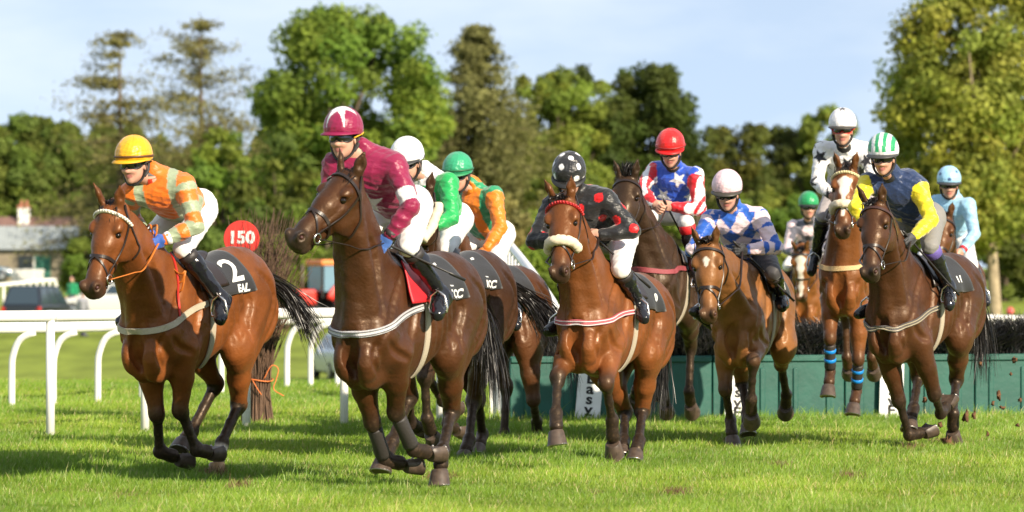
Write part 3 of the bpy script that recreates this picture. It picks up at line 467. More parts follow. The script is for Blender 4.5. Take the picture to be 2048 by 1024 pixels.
        m1 = p[1] * .5 + p[2] * .5; f.cone(p[1], m1, cr + .006, cr - .001, k=.02); f.cone(m1, p[2], cr - .001, cr + .003, k=.02); f.ell(p[1] * .88 + p[2] * .12 + bk * .02, (.036, .036, .04), k=.03)
        f.cone(p[1] * .8 + p[2] * .2 + bk * .036, p[1] * .1 + p[2] * .9 + bk * .034, .0185, .0175, k=.012)
        f.ell(p[2] + bk * .014, (.047, .044, .050), k=.022); f.ell(p[2] + bk * .048 + (p[2] - p[1]) * .05, (.02, .02, .026), k=.02)
        f.cone(p[2], p[2] * .45 + p[3] * .55, .041, .049, k=.02)
    # head
    he = lambda c, r, M_=None, k=.03, cut=False: f.ell(c, np.array(r) * A(1.0, HK, HK), M_, k=k, cut=cut)
    hc_ = lambda p_, q_, r1, r2, **kw: f.cone(p_, q_, r1 * HK, r2 * HK, **kw)
    he(Hd(.07, -.012, 0), (.13, .085, .085), HM, k=.05); hc_(Hd(.10, -.015, 0), Hd(.26, -.015, 0), .09, .078, k=.03, side=s, ss=1.02)
    hc_(Hd(.26, -.015, 0), Hd(.46, -.022, 0), .076, .055, k=.03, side=s, ss=.86); hc_(Hd(.46, -.022, 0), Hd(.55, -.030, 0), .055, .058, k=.03, side=s, ss=.95)
    for sg in (1, -1):
        he(Hd(.185, -.105, sg * .048), (.125, .105, .040), HM, k=.03); he(Hd(.155, .028, sg * .080), (.052, .030, .028), HM, k=.02)
        hc_(Hd(.22, -.03, sg * .077), Hd(.38, -.045, sg * .054), .016, .010, k=.025)     # cheekbone ridge
        he(Hd(.205, .022, sg * .092), (.026, .016, .02), HM, k=.008, cut=True)
        he(Hd(.565, .012, sg * .040), (.040, .034, .026), HM, k=.018)
        he(Hd(.578, .016, sg * .060), (.026, .018, .020), HM, k=.008, cut=True)
        eb = Hd(.005, .035, sg * .052); et = eb + nrm(u * .75 - a * .55 + s * sg * .22) * .165; em = eb * .45 + et * .55; eo = nrm(s * sg * .75 + u * .5 + a * .35)
        f.cone(eb, em, .036, .036, k=.02, side=eo, ss=.62); f.cone(em, et, .036, .008, k=.015, side=eo, ss=.55)
        f.cone(eb * .6 + et * .4 + eo * .030, eb * .12 + et * .88 + eo * .015, .022, .007, k=.008, cut=True)
    hc_(Hd(.22, -.135, 0), Hd(.50, -.088, 0), .040, .030, k=.04, side=s, ss=.9); he(Hd(.545, -.088, 0), (.044, .028, .036), HM, k=.025); he(Hd(.585, -.035, 0), (.035, .045, .048), HM, k=.03)
    hc_(Hd(.46, -.070, .07), Hd(.62, -.066, .03), .006, .006, k=.012, cut=True); hc_(Hd(.46, -.070, -.07), Hd(.62, -.066, -.03), .006, .006, k=.012, cut=True); hc_(Hd(.615, -.066, .03), Hd(.615, -.066, -.03), .006, .006, k=.012, cut=True)
    for sg in (1, -1):
        def gr(pts, r=.022, k=.022, o_=.006):
            q_ = f.project(spline(pts, 10), o_); w_ = np.sin(np.linspace(.25, math.pi - .25, 10)) ** .5 * r
            for i_ in range(9): f.cone(q_[i_], q_[i_ + 1], w_[i_], w_[i_ + 1], k=k, cut=True)
        gr([(.36, sg * .2, 1.50), (.50, sg * .21, 1.34), (.66, sg * .22, 1.14)]); gr([(.20, sg * .22, 1.40), (.26, sg * .24, 1.20), (.30, sg * .24, 1.00)], .022, .035)
        gr([(.60, sg * .20, 1.10), (.52, sg * .23, 1.02), (.40, sg * .23, .98)]); gr([(.74, sg * .02, 1.16), (.74, sg * .015, 1.02), (.66, sg * .01, .90)], .032, .020); gr([(.70, sg * .19, 1.10), (.70, sg * .15, .98), (.60, sg * .11, .90)], .024, .018)
        gr([(.62, sg * .13, 1.26), NP[3] - nup * .05 + sy * sg * .12, NP[4] - nup * .05 + sy * sg * .1], .022, .03)
        gr([(-.28, sg * .23, 1.42), (-.38, sg * .24, 1.25), (-.26, sg * .22, 1.06)], .024, .04); gr([(-.52, sg * .23, 1.46), (-.70, sg * .22, 1.28), (-.66, sg * .24, 1.05)], .019, .03); gr([(-.84, sg * .16, 1.30), (-.80, sg * .19, 1.14), (-.70, sg * .18, .96)], .019, .03)
        for k_ in range(5): gr([(.10 - .09 * k_, sg * .23, 1.36), (.04 - .09 * k_, sg * .24, 1.18), (.0 - .085 * k_, sg * .22, 1.0)], .010, .03)
    V, F = f.nets(); V = relax(V, F, 1, .4); Nn_ = vnormals(V, F); x, y, z = V.T; body_w = sm(z, .55, .85)
    w_ = np.sin(x * 21 + 3 * np.sin(z * 7) + y * 9) * np.sin(z * 17 + 2 * np.sin(x * 9)) + .6 * np.sin(x * 43 + z * 31 + 2 * np.sin(z * 13 + y * 20)); vein = np.exp(-(np.sin(x * 9 + 2.2 * np.sin(z * 8) + y * 6) / .07) ** 2) * np.exp(-((z - 1.05) / .25) ** 2)
    V = V + Nn_ * ((.0021 * w_ + .0032 * vein) * body_w)[:, None]
    # coat colours
    C = np.tile(np.array(coat, float), (len(V), 1)); blk = np.array(pts_col, float)
    C *= (1 + .12 * np.sin(V[:, :1] * 5 + 1) * np.sin(V[:, 2:3] * 6))
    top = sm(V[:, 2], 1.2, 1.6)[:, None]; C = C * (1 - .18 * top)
    for L in LEGC:
        p = [J[L + c] for c in 'abcd']; best = np.full(len(V), 9.); tt = np.zeros(len(V))
        for i in range(3):
            d, h = segd(V, p[i], p[i + 1]); m = d < best; best[m] = d[m]; tt[m] = i + h[m]
        t0, t1 = (.62, 1.12) if L[1] == 'F' else (.78, 1.15)
        wgt = (sm(tt, t0, t1) * sm(-best, -.12, -.075) * legs_black)[:, None]; C = C * (1 - wgt) + blk * wgt
        if L in white_feet:
            wgt = (sm(tt, 2.05, 2.2) * sm(-best, -.10, -.07))[:, None]; C = C * (1 - wgt) + A(.62, .55, .45) * wgt
    md = (np.sin(V[:, 0] * 83 + V[:, 2] * 61 + 3 * np.sin(V[:, 1] * 70)) * np.sin(V[:, 2] * 97 - V[:, 1] * 88 + 2 * np.sin(V[:, 0] * 40)) + .5 * np.sin(V[:, 0] * 190 + V[:, 1] * 210) * np.sin(V[:, 2] * 170)); wgt = (sm(md, .55, .95) * sm(-V[:, 2], -.95, -.45) * .40)[:, None]; C = C * (1 - wgt) + A(.095, .058, .030) * wgt
    lh = (V - poll) @ a; lu = (V - poll) @ u / HK; lsd = (V - poll) @ s / HK; onh = (np.abs(lsd) < .13) & (lu > -.24) & (lu < .14) & (lh > -.05) & (lh < .75)
    wgt = (sm(lh, .40, .60) * onh)[:, None] * .85; C = C * (1 - wgt) + A(.022, .017, .014) * wgt
    if blaze:
        bw = np.interp(lh, blaze[0], blaze[1]) + .006 * np.sin(lh * 60); wgt = (sm(bw - np.abs(lsd), -.004, .004) * sm(lu, .01, .03) * onh * (lh > blaze[0][0]) * (lh < blaze[0][-1]))[:, None]; C = C * (1 - wgt) + A(.72, .66, .58) * wgt
    eard = np.minimum(segd(V, Hd(.005, .035, .052), Hd(-.086, .159, .088))[0], segd(V, Hd(.005, .035, -.052), Hd(-.086, .159, -.088))[0]); wgt = (sm(-eard, -.05, -.03) * .35)[:, None]; C = C * (1 - wgt) + blk * wgt
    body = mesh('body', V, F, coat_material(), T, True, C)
    # eyes, nostril linings
    for sg in (1, -1):
        b = MB(); c = Hd(.195, .012, sg * .079); b.lathe([(.021 * math.sin(t), -.021 * math.cos(t)) for t in np.linspace(.01, math.pi - .01, 10)], c, 14); b.build('eye', mat('horse_eye', (.012, .007, .005), .08), T, True)
        if not tk['plain']:
            b = MB(); b.lathe([(.014 * math.sin(t), -.014 * math.cos(t)) for t in np.linspace(.01, math.pi - .01, 8)], Hd(.570, .012, sg * .046), 10); b.build('nostril', mat('nostril_lining', (.055, .016, .013), .5), T, True)
    # hooves
    for L in LEGC:
        p2, p3 = J[L + 'c'], J[L + 'd']; pd = nrm(p3 - p2); q = nrm(np.cross(pd, sy)); sdv = np.cross(q, pd); sol = nrm(pd * .90 - q * .42); fr = nrm(q - sol * (q @ sol)); b = MB()
        n = 20; rings = []
        for (r, z, off) in ((.046, -.062, -.012), (.054, -.050, -.012), (.059, -.02, -.004), (.069, .036, .008), (.070, .043, .010), (.058, .044, .010)):
            ring = []
            for k_ in range(n):
                an = 2 * math.pi * k_ / n; rx = math.cos(an); ry = math.sin(an); rx = rx if rx > -.55 else -.55 - (rx + .55) * .2
                ring.append(p3 + sol * (z + .01) + fr * (r * rx * 1.08 + off) + sdv * r * ry)
            rings += ring
        b.add(rings, [[i * n + k_, i * n + (k_ + 1) % n, (i + 1) * n + (k_ + 1) % n, (i + 1) * n + k_] for i in range(5) for k_ in range(n)] + [list(range(n))[::-1], [5 * n + k_ for k_ in range(n)]])
        wf = L in white_feet; hoof_o = autosmooth(b.build('hoof', mat('hoof_pale' if wf else 'hoof_dark', (.42, .26, .12) if wf else (.080, .055, .040), .45, noise=.4, nscale=30), T), 50); b = MB(); b.tube([p3 + sol * .052 + fr * (.066 * math.cos(q_) + .010) + sdv * .063 * math.sin(q_) for q_ in np.linspace(-2.3, 2.3, 20)], .0075, 6); b.build('horseshoe', mat('shoe_metal', (.45, .43, .40), .35, metal=.9), hoof_o, True)
        if tk.get('boots') and L[1] == 'F':
            b = MB(); v_, f_ = 0, 0; ax_ = J[L + 'c'] - J[L + 'b']; b.tube([J[L + 'b'] + ax_ * t for t in (.16, .2, .5, .82, .9)], (.046, .049, .046, .05, .046), 14); bo = b.build('leg_boot', mat('leg_boot', (.035, .03, .028), .55, bump=.3), T, True)
            if tk['boots'] == 'blue':
                for t in (.30, .58):
                    b = MB(); b.tube([J[L + 'b'] + ax_ * (t + q_) for q_ in (0, .01, .09, .10)], (.047, .052, .051, .047), 14); b.build('boot_band', mat('blue_band', (.01, .25, .75), .4), bo, True)
    # mane, forelock, tail
    hm = mat('horse_hair', (.012, .009, .008), .38, spec=.5) if not tk.get('haircol') else mat('brown_hair', tk['haircol'], .4)
    crest = spline([Hd(-.02, .03, 0), NP[4] + nup * .185, NP[2] + nup * .22, A(.36, 0, 1.61)], 60); crest = f.project(crest, .0)
    side = tk.get('mane_side', -1); rd = [np.r_[rng.normal(size=3) * .03] for _ in range(420)]
    rts = [crest[int(i * 59 / 419)] + rng.normal(size=3) * .006 for i in range(420)]; ln = rng.uniform(.08, .20, 420)
    def mt(i, t):
        p = rts[i] + t * ln[i] * (nup * .35 * (1 - t) * 1.3 - nd * .55 + sy * side * .45 * (.4 + t) + A(0, 0, -.6) * t) + rd[i] * t; return p
    Vh, Fh = hair(rts, mt, 6, .010, rng); mesh('mane', Vh, Fh, hm, T, False)
    rts2 = [Hd(.0, .06, 0) + s * rng.normal() * .022 + a * rng.normal() * .015 for i in range(70)]; fl_up = tk.get('forelock_up', .3)
    Vh, Fh = hair(rts2, lambda i, t: rts2[i] + t * (.10 + .06 * ((i * 37 % 10) / 10)) * (a * (1 - fl_up) * .8 + u * (.25 + fl_up * .9) * (1 - t * .6) + s * ((i % 7) - 3) * .12 - a * fl_up * .9), 5, .010, rng); mesh('forelock', Vh, Fh, hm, T, False)
    td = nrm(tail_dir); nT = 420; rts3 = [A(-.93, 0, 1.385) + rng.normal(size=3) * .022 for _ in range(nT)]; sp = rng.normal(size=(nT, 3)) * A(.09, .085, .11); l3 = rng.uniform(.35, .68, nT) * tk.get('tail_len', 1)
    def tt_(i, t): return rts3[i] + l3[i] * (A(-.45, 0, .12) * t * (1 - t) * 1.6 + td * t + sp[i] * t ** 1.4 + A(0, 0, -.28) * t * t) + .02 * np.sin(t * 7 + i) * sp[i] * 4 * t
    Vh, Fh = hair(rts3, tt_, 8, .0095, rng); mesh('tail', Vh, Fh, hm, T, False)
    b = MB(); b.tube(spline([A(-.84, 0, 1.43), A(-.98, 0, 1.37), A(-1.0, 0, 1.36) + td * .16], 8), np.linspace(.055, .02, 8), 8); b.build('tail_dock', hm, T, True)
    # ---------------- tack
    lea = mat('dark_leather', (.022, .013, .010), .38, spec=.5); steel = mat('bit_steel', (.65, .63, .6), .25, metal=1)
    br = empty('bridle'); br.parent = T; n_ = 30
    def sub(nm, pts, wd, m, th=.004, n=34): V_, F_ = strap(f, pts, wd, th, n); return mesh(nm, V_, F_, m, br, False)
    pearl = tk['brow'][0] > .4; V_, F_ = strap(f, [Hd(.085, -.05, -.11), Hd(.075, .05, -.085), Hd(.065, .10, 0), Hd(.075, .05, .085), Hd(.085, -.05, .11)], .022, .007, 60)
    bm = mat('browband_%d%d%d' % tuple(int(c * 99) for c in tk['brow']), tk['brow'], .4); mesh('browband', V_, F_, bm, br, False)
    if pearl or tk.get('brow_bead'):
        P = f.project(spline([Hd(.085, -.05, -.11), Hd(.075, .05, -.085), Hd(.065, .10, 0), Hd(.075, .05, .085), Hd(.085, -.05, .11)], 22), .014); b = MB()
        for p_ in P: b.lathe([(.010 * math.sin(t), -.010 * math.cos(t)) for t in np.linspace(.01, 3.13, 6)], p_, 8)
        b.build('browband_bead', bm, br, True)
    for sg in (1, -1):
        sub('cheek_strap', [Hd(-.01, .04, sg * .08), Hd(.085, -.03, sg * .11), Hd(.25, -.06, sg * .10), Hd(.455, -.055, sg * .08)], .016, lea)
        sub('throat_strap', [Hd(.06, -.03, sg * .11), Hd(.13, -.13, sg * .11), Hd(.19, -.22, sg * .03)], .014, lea)
        V_ = []; c = f.project(Hd(.47, -.065, sg * .075)[None], .016)[0]; b = MB(); nn = 16; R_ = [c + .030 * (math.cos(q) * a + math.sin(q) * u) for q in np.linspace(0, 2 * math.pi, nn)]; b.tube(R_, .0055, 6, cap=False); b.build('bit_ring', steel, br, True)
    loop = lambda h, r=.13, k=22, a0=-math.pi, a1=math.pi: [Hd(h, -.03 + r * math.cos(q), r * math.sin(q)) for q in np.linspace(a0, a1, k)]
    sub('noseband', loop(.375), .022, lea, n=60)
    if not tk['plain']: sub('drop_noseband', [Hd(.37, .06, 0), Hd(.43, .01, .09), Hd(.50, -.12, .05), Hd(.50, -.13, 0), Hd(.50, -.12, -.05), Hd(.43, .01, -.09), Hd(.37, .06, 0)], .014, lea, n=60)
    if tk['sheep']:
        P = f.project(spline(loop(.36, .12, 14, -1.9, 1.9), 40), .018); b = MB(); b.tube(P, .036, 16); Vs = np.vstack(b.V); Vs = Vs + rng.normal(size=Vs.shape) * .003
        Vs = relax(Vs, np.array([q for q in b.F if len(q) == 4]), 1, .2); mesh('sheepskin_noseband', Vs, b.F, mat('sheepskin', (.72, .62, .45), .95, sheen=.5, bump=1.0, bscale=160, bdist=.012, noise=.18, nscale=60), br)
    if tk.get('cheekpiece'):
        for sg in (1, -1):
            P = f.project(spline([Hd(.05, -.02, sg * .1), Hd(.2, -.05, sg * .1), Hd(.36, -.05, sg * .09)], 24), .02); b = MB(); b.tube(P, .036, 14); Vs = np.vstack(b.V) + rng.normal(size=(24 * 14, 3)) * .003; mesh('sheepskin_cheekpiece', Vs, b.F, mat('sheepskin', (.72, .62, .45), .95), br)
    hands = [J['rLha'], J['rRha']]; rc = mat('orange_rein', (.55, .16, .02), .5) if tk.get('rein') == 'orange' else lea
    for sg, hd in ((1, hands[0]), (-1, hands[1])):
        c = f.project(Hd(.47, -.065, sg * .075)[None], .02)[0]; mid = c * .5 + hd * .5 + A(0, sg * .07, -.05); P = spline([c, c * .7 + hd * .3 + A(0, sg * .06, -.03), mid, hd], 36)
        for it in range(3):
            dd = f.sample(P); bad = dd < .012; P[bad] += (f.grad(P) * np.clip(.012 - dd, 0, .04)[:, None])[bad]
        b = MB(); b.tube(P, .009, 6, flat=.4); b.build('rein', rc, br, True)
    if tk.get('rein') == 'orange':
        b = MB(); c = (hands[0] + hands[1]) / 2
        for k_ in range(3): b.tube(spline([hands[0] + A(0, -.03, 0), c + A(.10 - .05 * k_, .09 - .08 * k_, .10), hands[1], c + A(-.05, .14, -.22 - .06 * k_), hands[0] + A(-.16, .1, -.20)], 30), .008, 6, flat=.5)
        b.build('rein_loop', rc, br, True)
    # saddle cloth, saddle, girth, breast girth
    def ray(x, ph, off=.0):               # surface point of the trunk at station x, angle ph from straight up (left positive)
        x, ph = np.broadcast_arrays(np.asarray(x, float), np.asarray(ph, float)); r = np.linspace(.2, .52, 65)
        P = np.stack([np.broadcast_to(x[..., None], x.shape + (65,)), np.sin(ph)[..., None] * r, 1.26 + np.cos(ph)[..., None] * r], -1)
        d = f.sample(P); i = np.argmax(d > 0, -1); i = np.where((d > 0).any(-1), i, 20); i = np.maximum(i, 1); d0 = np.take_along_axis(d, i[..., None] - 1, -1)[..., 0]; d1 = np.take_along_axis(d, i[..., None], -1)[..., 0]; rr = np.take(r, i - 1) + (r[1] - r[0]) * np.clip(-d0 / (d1 - d0 + 1e-9), 0, 1) + off
        return np.stack([x, np.sin(ph) * rr, 1.26 + np.cos(ph) * rr], -1)
    def smooth2(g, it=6):
        for _ in range(it):
            q = g.copy(); q[1:-1] = (g[:-2] + g[2:] + 2 * g[1:-1]) / 4; q[:, 1:-1] = (q[:, :-2] + q[:, 2:] + 2 * q[:, 1:-1]) / 4; g = q
        return g
    def patch(nm, xr, pr, off, th, m, par, nx=26, ny=34, wav=0, rearx=None):
        xs = np.linspace(xr[0], xr[1], nx); ps = np.linspace(pr[0], pr[1], ny); XX, PP = np.meshgrid(xs, ps, indexing='ij')
        if rearx is not None: XX = XX + rearx * (np.abs(PP) / abs(pr[1])) ** 2
        G = smooth2(ray(XX, PP, off)); G = G + (wav * np.sin(XX * 23 + PP * 5) * sm(np.abs(PP), .4, 1.2))[..., None] * np.stack([0 * PP, np.sin(PP), np.cos(PP)], -1)
        Nn = np.stack([0 * PP, np.sin(PP), np.cos(PP)], -1); V_ = np.vstack([(G).reshape(-1, 3), (G + Nn * th).reshape(-1, 3)]); k_ = nx * ny; id_ = np.arange(k_).reshape(nx, ny); F_ = []
        q = np.stack([id_[:-1, :-1], id_[1:, :-1], id_[1:, 1:], id_[:-1, 1:]], -1).reshape(-1, 4); F_ = [q[:, ::-1], q + k_]
        rim = np.concatenate([id_[:, 0], id_[-1, 1:], id_[::-1, -1][1:], id_[0, ::-1][1:]]); F_.append(np.stack([rim[:-1], rim[1:], rim[1:] + k_, rim[:-1] + k_], 1)); F_ = np.vstack(F_)
        o = mesh(nm, V_, F_, m, par)
        def fn(x, ph, off2):
            xi = x - (rearx or 0) * (np.abs(ph) / abs(pr[1])) ** 2; gi = np.clip((xi - xr[0]) / (xr[1] - xr[0]) * (nx - 1), 0, nx - 1.001); gj = np.clip((ph - pr[0]) / (pr[1] - pr[0]) * (ny - 1), 0, ny - 1.001)
            i, j = gi.astype(int), gj.astype(int); fi, fj = (gi - i)[:, None], (gj - j)[:, None]
            return (G[i, j] * (1 - fi) + G[i + 1, j] * fi) * (1 - fj) + (G[i, j + 1] * (1 - fi) + G[i + 1, j + 1] * fi) * fj + off2 * np.stack([0 * ph, np.sin(ph), np.cos(ph)], -1)
        o_fn[nm] = fn; return o
    o_fn = {}
    clm = mat('saddle_cloth_black', (.016, .016, .019), .65, sheen=.2, bump=.25, bscale=90)
    cl = patch('saddle_cloth', (-.39, .19), (-1.30, 1.30), .010, .006, clm, T, wav=.006, rearx=-.06)
    wm = mat('white_print', (.75, .75, .73), .6)
    def letter(s_, size, xc, pc, sx=1, bold=.004, par=cl, nm='number', m=wm):
        Vt, Ft = text_mesh(s_, size, bold, sx); r0 = .36
        for sg in (1, -1):
            P = o_fn['saddle_cloth'](xc - sg * Vt[:, 0], sg * (pc - Vt[:, 1] / r0), .0105); mesh(nm, P, [q if sg > 0 else q[::-1] for q in Ft], m, par, False)
    if tk['cloth']: letter(tk['cloth'], .35, tk.get('cx', -.25), tk.get('cp', .70))
    if tk['cloth2']: letter(tk['cloth2'], .095, tk.get('cx2', -.30), tk.get('cp2', 1.19), 1.1)
    sd = patch('saddle', (-.12, .20), (-1.05, 1.05), .020, .012, lea, T, nx=14, ny=26)
    b = MB(); b.tube(spline([A(-.16, 0, 1.60), A(0, 0, 1.555), A(.16, 0, 1.60), A(.22, 0, 1.63)], 10), (.05, .09, .08, .03), 12, flat=.45); b.build('saddle_seat', lea, sd, True)
    if tk.get('flap'): patch('saddle_flap', (.06, .30), (-1.30, -.4), .022, .012, mat('red_panel', tk['flap'], .5), sd, nx=10, ny=14, rearx=.02); patch('saddle_flap', (.06, .30), (.4, 1.30), .022, .012, mat('red_panel', tk['flap'], .5), sd, nx=10, ny=14, rearx=.02)
    gm = mat('girth_webbing', (.42, .36, .27), .7, bump=.3, bscale=200)
    arc = [ray(.10, q, .0)[()] for q in np.linspace(-2.9, 2.9, 26)]; V_, F_ = strap(f, arc, .055, .006, 70); mesh('girth', V_, F_, gm, T, False)
    if tk['breast'] is not None:
        zb = tk.get('breast_z', 1.24); pts = [A(.16, .32, zb + .06), A(.42, .30, zb + .01), A(.62, .26, zb - .05), A(.80, .12, zb - .09), A(.84, 0, zb - .10), A(.80, -.12, zb - .09), A(.62, -.26, zb - .05), A(.42, -.30, zb + .01), A(.16, -.32, zb + .06)]
        V_, F_ = strap(f, pts, tk.get('breast_w', .042), .007, 80, .002); bg_ = mesh('breast_girth', V_, F_, mat('breast_%d%d%d' % tuple(int(c * 99) for c in tk['breast']), tk['breast'], .6, bump=.4, bscale=220), T, False)
        if tk.get('breast_stripe'):
            for o_ in (-.012, .012):
                V_, F_ = strap(f, [p_ + A(0, 0, o_) for p_ in pts], .006, .010, 80, .003); mesh('breast_girth_stripe', V_, F_, mat('stripe_%d%d%d' % tuple(int(c * 99) for c in tk['breast_stripe']), tk['breast_stripe'], .5), bg_, False)
        if tk.get('neck_strap'):
            for sg in (1, -1): V_, F_ = strap(f, [A(.52, sg * .26, zb - .03), A(.46, sg * .2, 1.42), A(.40, sg * .05, 1.62)], .016, .005, 24); mesh('neck_strap', V_, F_, mat('neck_strap_red', (.55, .03, .02), .5), bg_, False)
    for sd_ in 'LR':                        # stirrup: leather and iron
        an, to = J['r' + sd_ + 'an'], J['r' + sd_ + 'toe']; sg = 1 if sd_ == 'L' else -1; fd = nrm(to - an * 1.0); ft = an * .45 + to * .55; b = MB()
        bot = ft + A(0, 0, -.05); b.tube([bot + A(0, sg * .055, 0), bot + A(0, sg * .06, .03), bot + A(0, sg * .045, .10), bot + A(0, 0, .135), bot + A(0, -sg * .045, .10), bot + A(0, -sg * .06, .03), bot + A(0, -sg * .055, 0), bot + A(0, sg * .055, 0)], .008, 7, cap=False)
        st = b.build('stirrup', steel, T, True); b = MB(); b.tube([bot + A(0, 0, .13), ray(.12, sg * .75, .04)], .011, 6, flat=.4); b.build('stirrup_leather', lea, st, True)
    return T, M, J, f
# ---------------------------------------------------------------- people
SKIN = A(.60, .33, .235)
def person(T, J, face, jacket_fn, breeches=(.82, .80, .80), boots=(.012, .012, .016), jname='silks_jacket', cap=None, goggles=(.015, .015, .02), goggle_frame=None, glove=None, cuff=None, knee=None, hair=(.03, .02, .015), vox=.009, shoe=None, trim=None, satin=.42, loose=.010, seed=0, skin=SKIN):
    rng = np.random.default_rng(seed); J = {k: np.array(v, float) for k, v in J.items() if k[0] == 'r'}
    g = lambda k: J['r' + k]
    fd = nrm(face); s = nrm(np.cross(A(0, 0, 1), fd)); u = np.cross(fd, s); HM = np.stack([fd, s, u], 1); hc = g('head')
    H = lambda a_, b_, c_: hc + fd * a_ + s * b_ + u * c_
    sh = (g('Lsh') + g('Rsh')) / 2; hp = (g('Lhip') + g('Rhip')) / 2; lat = nrm(g('Lsh') - g('Rsh')); sp = nrm(sh - hp); fr = nrm(np.cross(lat, sp)); lath = nrm(g('Lhip') - g('Rhip'))
    if fr @ A(1, 0, -.5) < 0: fr = -fr
    allp = np.array(list(J.values())); lo, hi = allp.min(0) - .22, allp.max(0) + .24
    mid = hp * .55 + sh * .45; ch = hp * .18 + sh * .82; wr = {}
    def torso(f, o):
        f.cone(hp + sp * .10, mid, .115 + o, .118 + o, k=.05, side=lath, ss=1.25); f.cone(mid, ch, .118 + o, .118 + o, k=.05, side=lat, ss=1.38)
        f.cone(g('Lsh') * .92 + sh * .08 - sp * .02, g('Rsh') * .92 + sh * .08 - sp * .02, .068 + o, .068 + o, k=.06); f.ell(ch - fr * .045, (.12 + o, .15 + o, .10 + o), np.stack([sp, lat, fr], 1), k=.05)
    def arms(f, o, o2=None):
        for d in 'LR':
            a_, b_, c_ = g(d + 'sh'), g(d + 'el'), g(d + 'ha'); w_ = b_ + (c_ - b_) * .80; wr[d] = w_
            f.cone(a_, b_, .060 + o, .046 + o, k=.04); f.cone(b_, b_ * .5 + w_ * .5, .047 + o, .044 + o, k=.02); f.cone(b_ * .5 + w_ * .5, w_, .044 + o, .029 + (o if o2 is None else o2), k=.02)
    def legs(f, o):
        for d in 'LR':
            f.cone(g(d + 'hip'), g(d + 'kn'), .094 + o, .060 + o, k=.05); f.ell(g(d + 'hip') * .9 + mid * .1 - fr * .05 - sp * .02, (.105 + o,) * 3, k=.05)
        f.cone(hp, hp + sp * .10, .118 + o, .112 + o, k=.04, side=lath, ss=1.25)
    def calves(f, o):
        for d in 'LR':
            k_, a_, t_ = g(d + 'kn'), g(d + 'an'), g(d + 'toe'); bk = nrm(np.cross(a_ - k_, np.cross(t_ - a_, a_ - k_)) + 1e-6); c_ = k_ * .68 + a_ * .32
            f.cone(k_, c_, .054 + o, .054 + o, k=.03); f.cone(c_, a_, .053 + o, .037 + o, k=.03); td = nrm(t_ - a_); heel = a_ - td * .045 - nrm(k_ - a_) * .055; tp = t_ - nrm(k_ - a_) * .03
            f.ell(a_ - nrm(k_ - a_) * .02, (.045 + o,) * 3, k=.03); f.cone(heel, tp, .036 + o, .034 + o, k=.03); f.cone(a_, t_ - td * .05, .035 + o, .033 + o, k=.03)
    f = SDF(lo, hi, vox * .9 if cap else vox); torso(f, -.006); arms(f, -.004, -.001); legs(f, -.014); calves(f, -.010)
    # neck, head, face
    f.cone(g('nb') * .6 + sh * .4, H(-.03, 0, -.08), .062, .054, k=.03)
    f.ell(H(-.005, 0, .015), (.098, .076, .098), HM, k=.02); f.ell(H(.025, 0, -.055), (.068, .060, .075), HM, k=.03); f.cone(H(.055, 0, -.105), H(.070, 0, -.112), .027, .022, k=.03)
    f.cone(H(.080, 0, -.012), H(.108, 0, -.047), .011, .0155, k=.012); f.ell(H(.105, .011, -.050), (.011, .010, .009), HM, k=.01); f.ell(H(.105, -.011, -.050), (.011, .010, .009), HM, k=.01)
    f.ell(H(.083, .028, -.045), (.022, .022, .022), HM, k=.02); f.ell(H(.083, -.028, -.045), (.022, .022, .022), HM, k=.02); f.cone(H(.083, .035, .008), H(.083, -.035, .008), .012, .012, k=.02)
    f.ell(H(.088, 0, -.076), (.014, .024, .007), HM, k=.008); f.ell(H(.085, 0, -.089), (.014, .021, .008), HM, k=.008)
    for sg in (1, -1): f.ell(H(.0, sg * .080, -.028), (.020, .008, .032), HM, k=.006); f.ell(H(.082, sg * .030, -.022), (.010, .014, .008), HM, k=.008, cut=True)
    V, F = f.nets(); C = np.tile(skin, (len(V), 1)); q = V - hc; lf, ls, lu = q @ fd, q @ s, q @ u
    lips = ((np.abs(lu + .082) < .013) & (np.abs(ls) < .026) & (lf > .075)); C[lips] = A(.45, .16, .14); chk = np.exp(-((lf - .085) ** 2 + (np.abs(ls) - .04) ** 2 + (lu + .05) ** 2) / .0008)[:, None]; C = C * (1 - chk * .3) + A(.60, .24, .18) * chk * .3
    st = (sm(-lu, .07, .10) * sm(lf, .01, .05) * .16)[:, None]; C = C * (1 - st) + A(.16, .12, .10) * st
    hr = (lu > -.02 + .25 * np.maximum(lf, 0)) & (lf < .05) | ((lf < -.03) & (lu > -.10)); hr &= np.linalg.norm(q, axis=1) < .16; C[hr] = A(*hair)
    body = mesh('body', V, F, mat('skin', attr=True, rough=.5, spec=.4, bump=.1, bscale=120), T, True, C)
    # eyes (under the goggles)
    for sg in (1, -1):
        b = MB(); b.lathe([(.0125 * math.sin(t), -.0125 * math.cos(t)) for t in np.linspace(.01, 3.13, 8)], H(.079, sg * .030, -.022), 10); b.build('eye', mat('eyeball', (.10, .08, .07), .1), T, True)
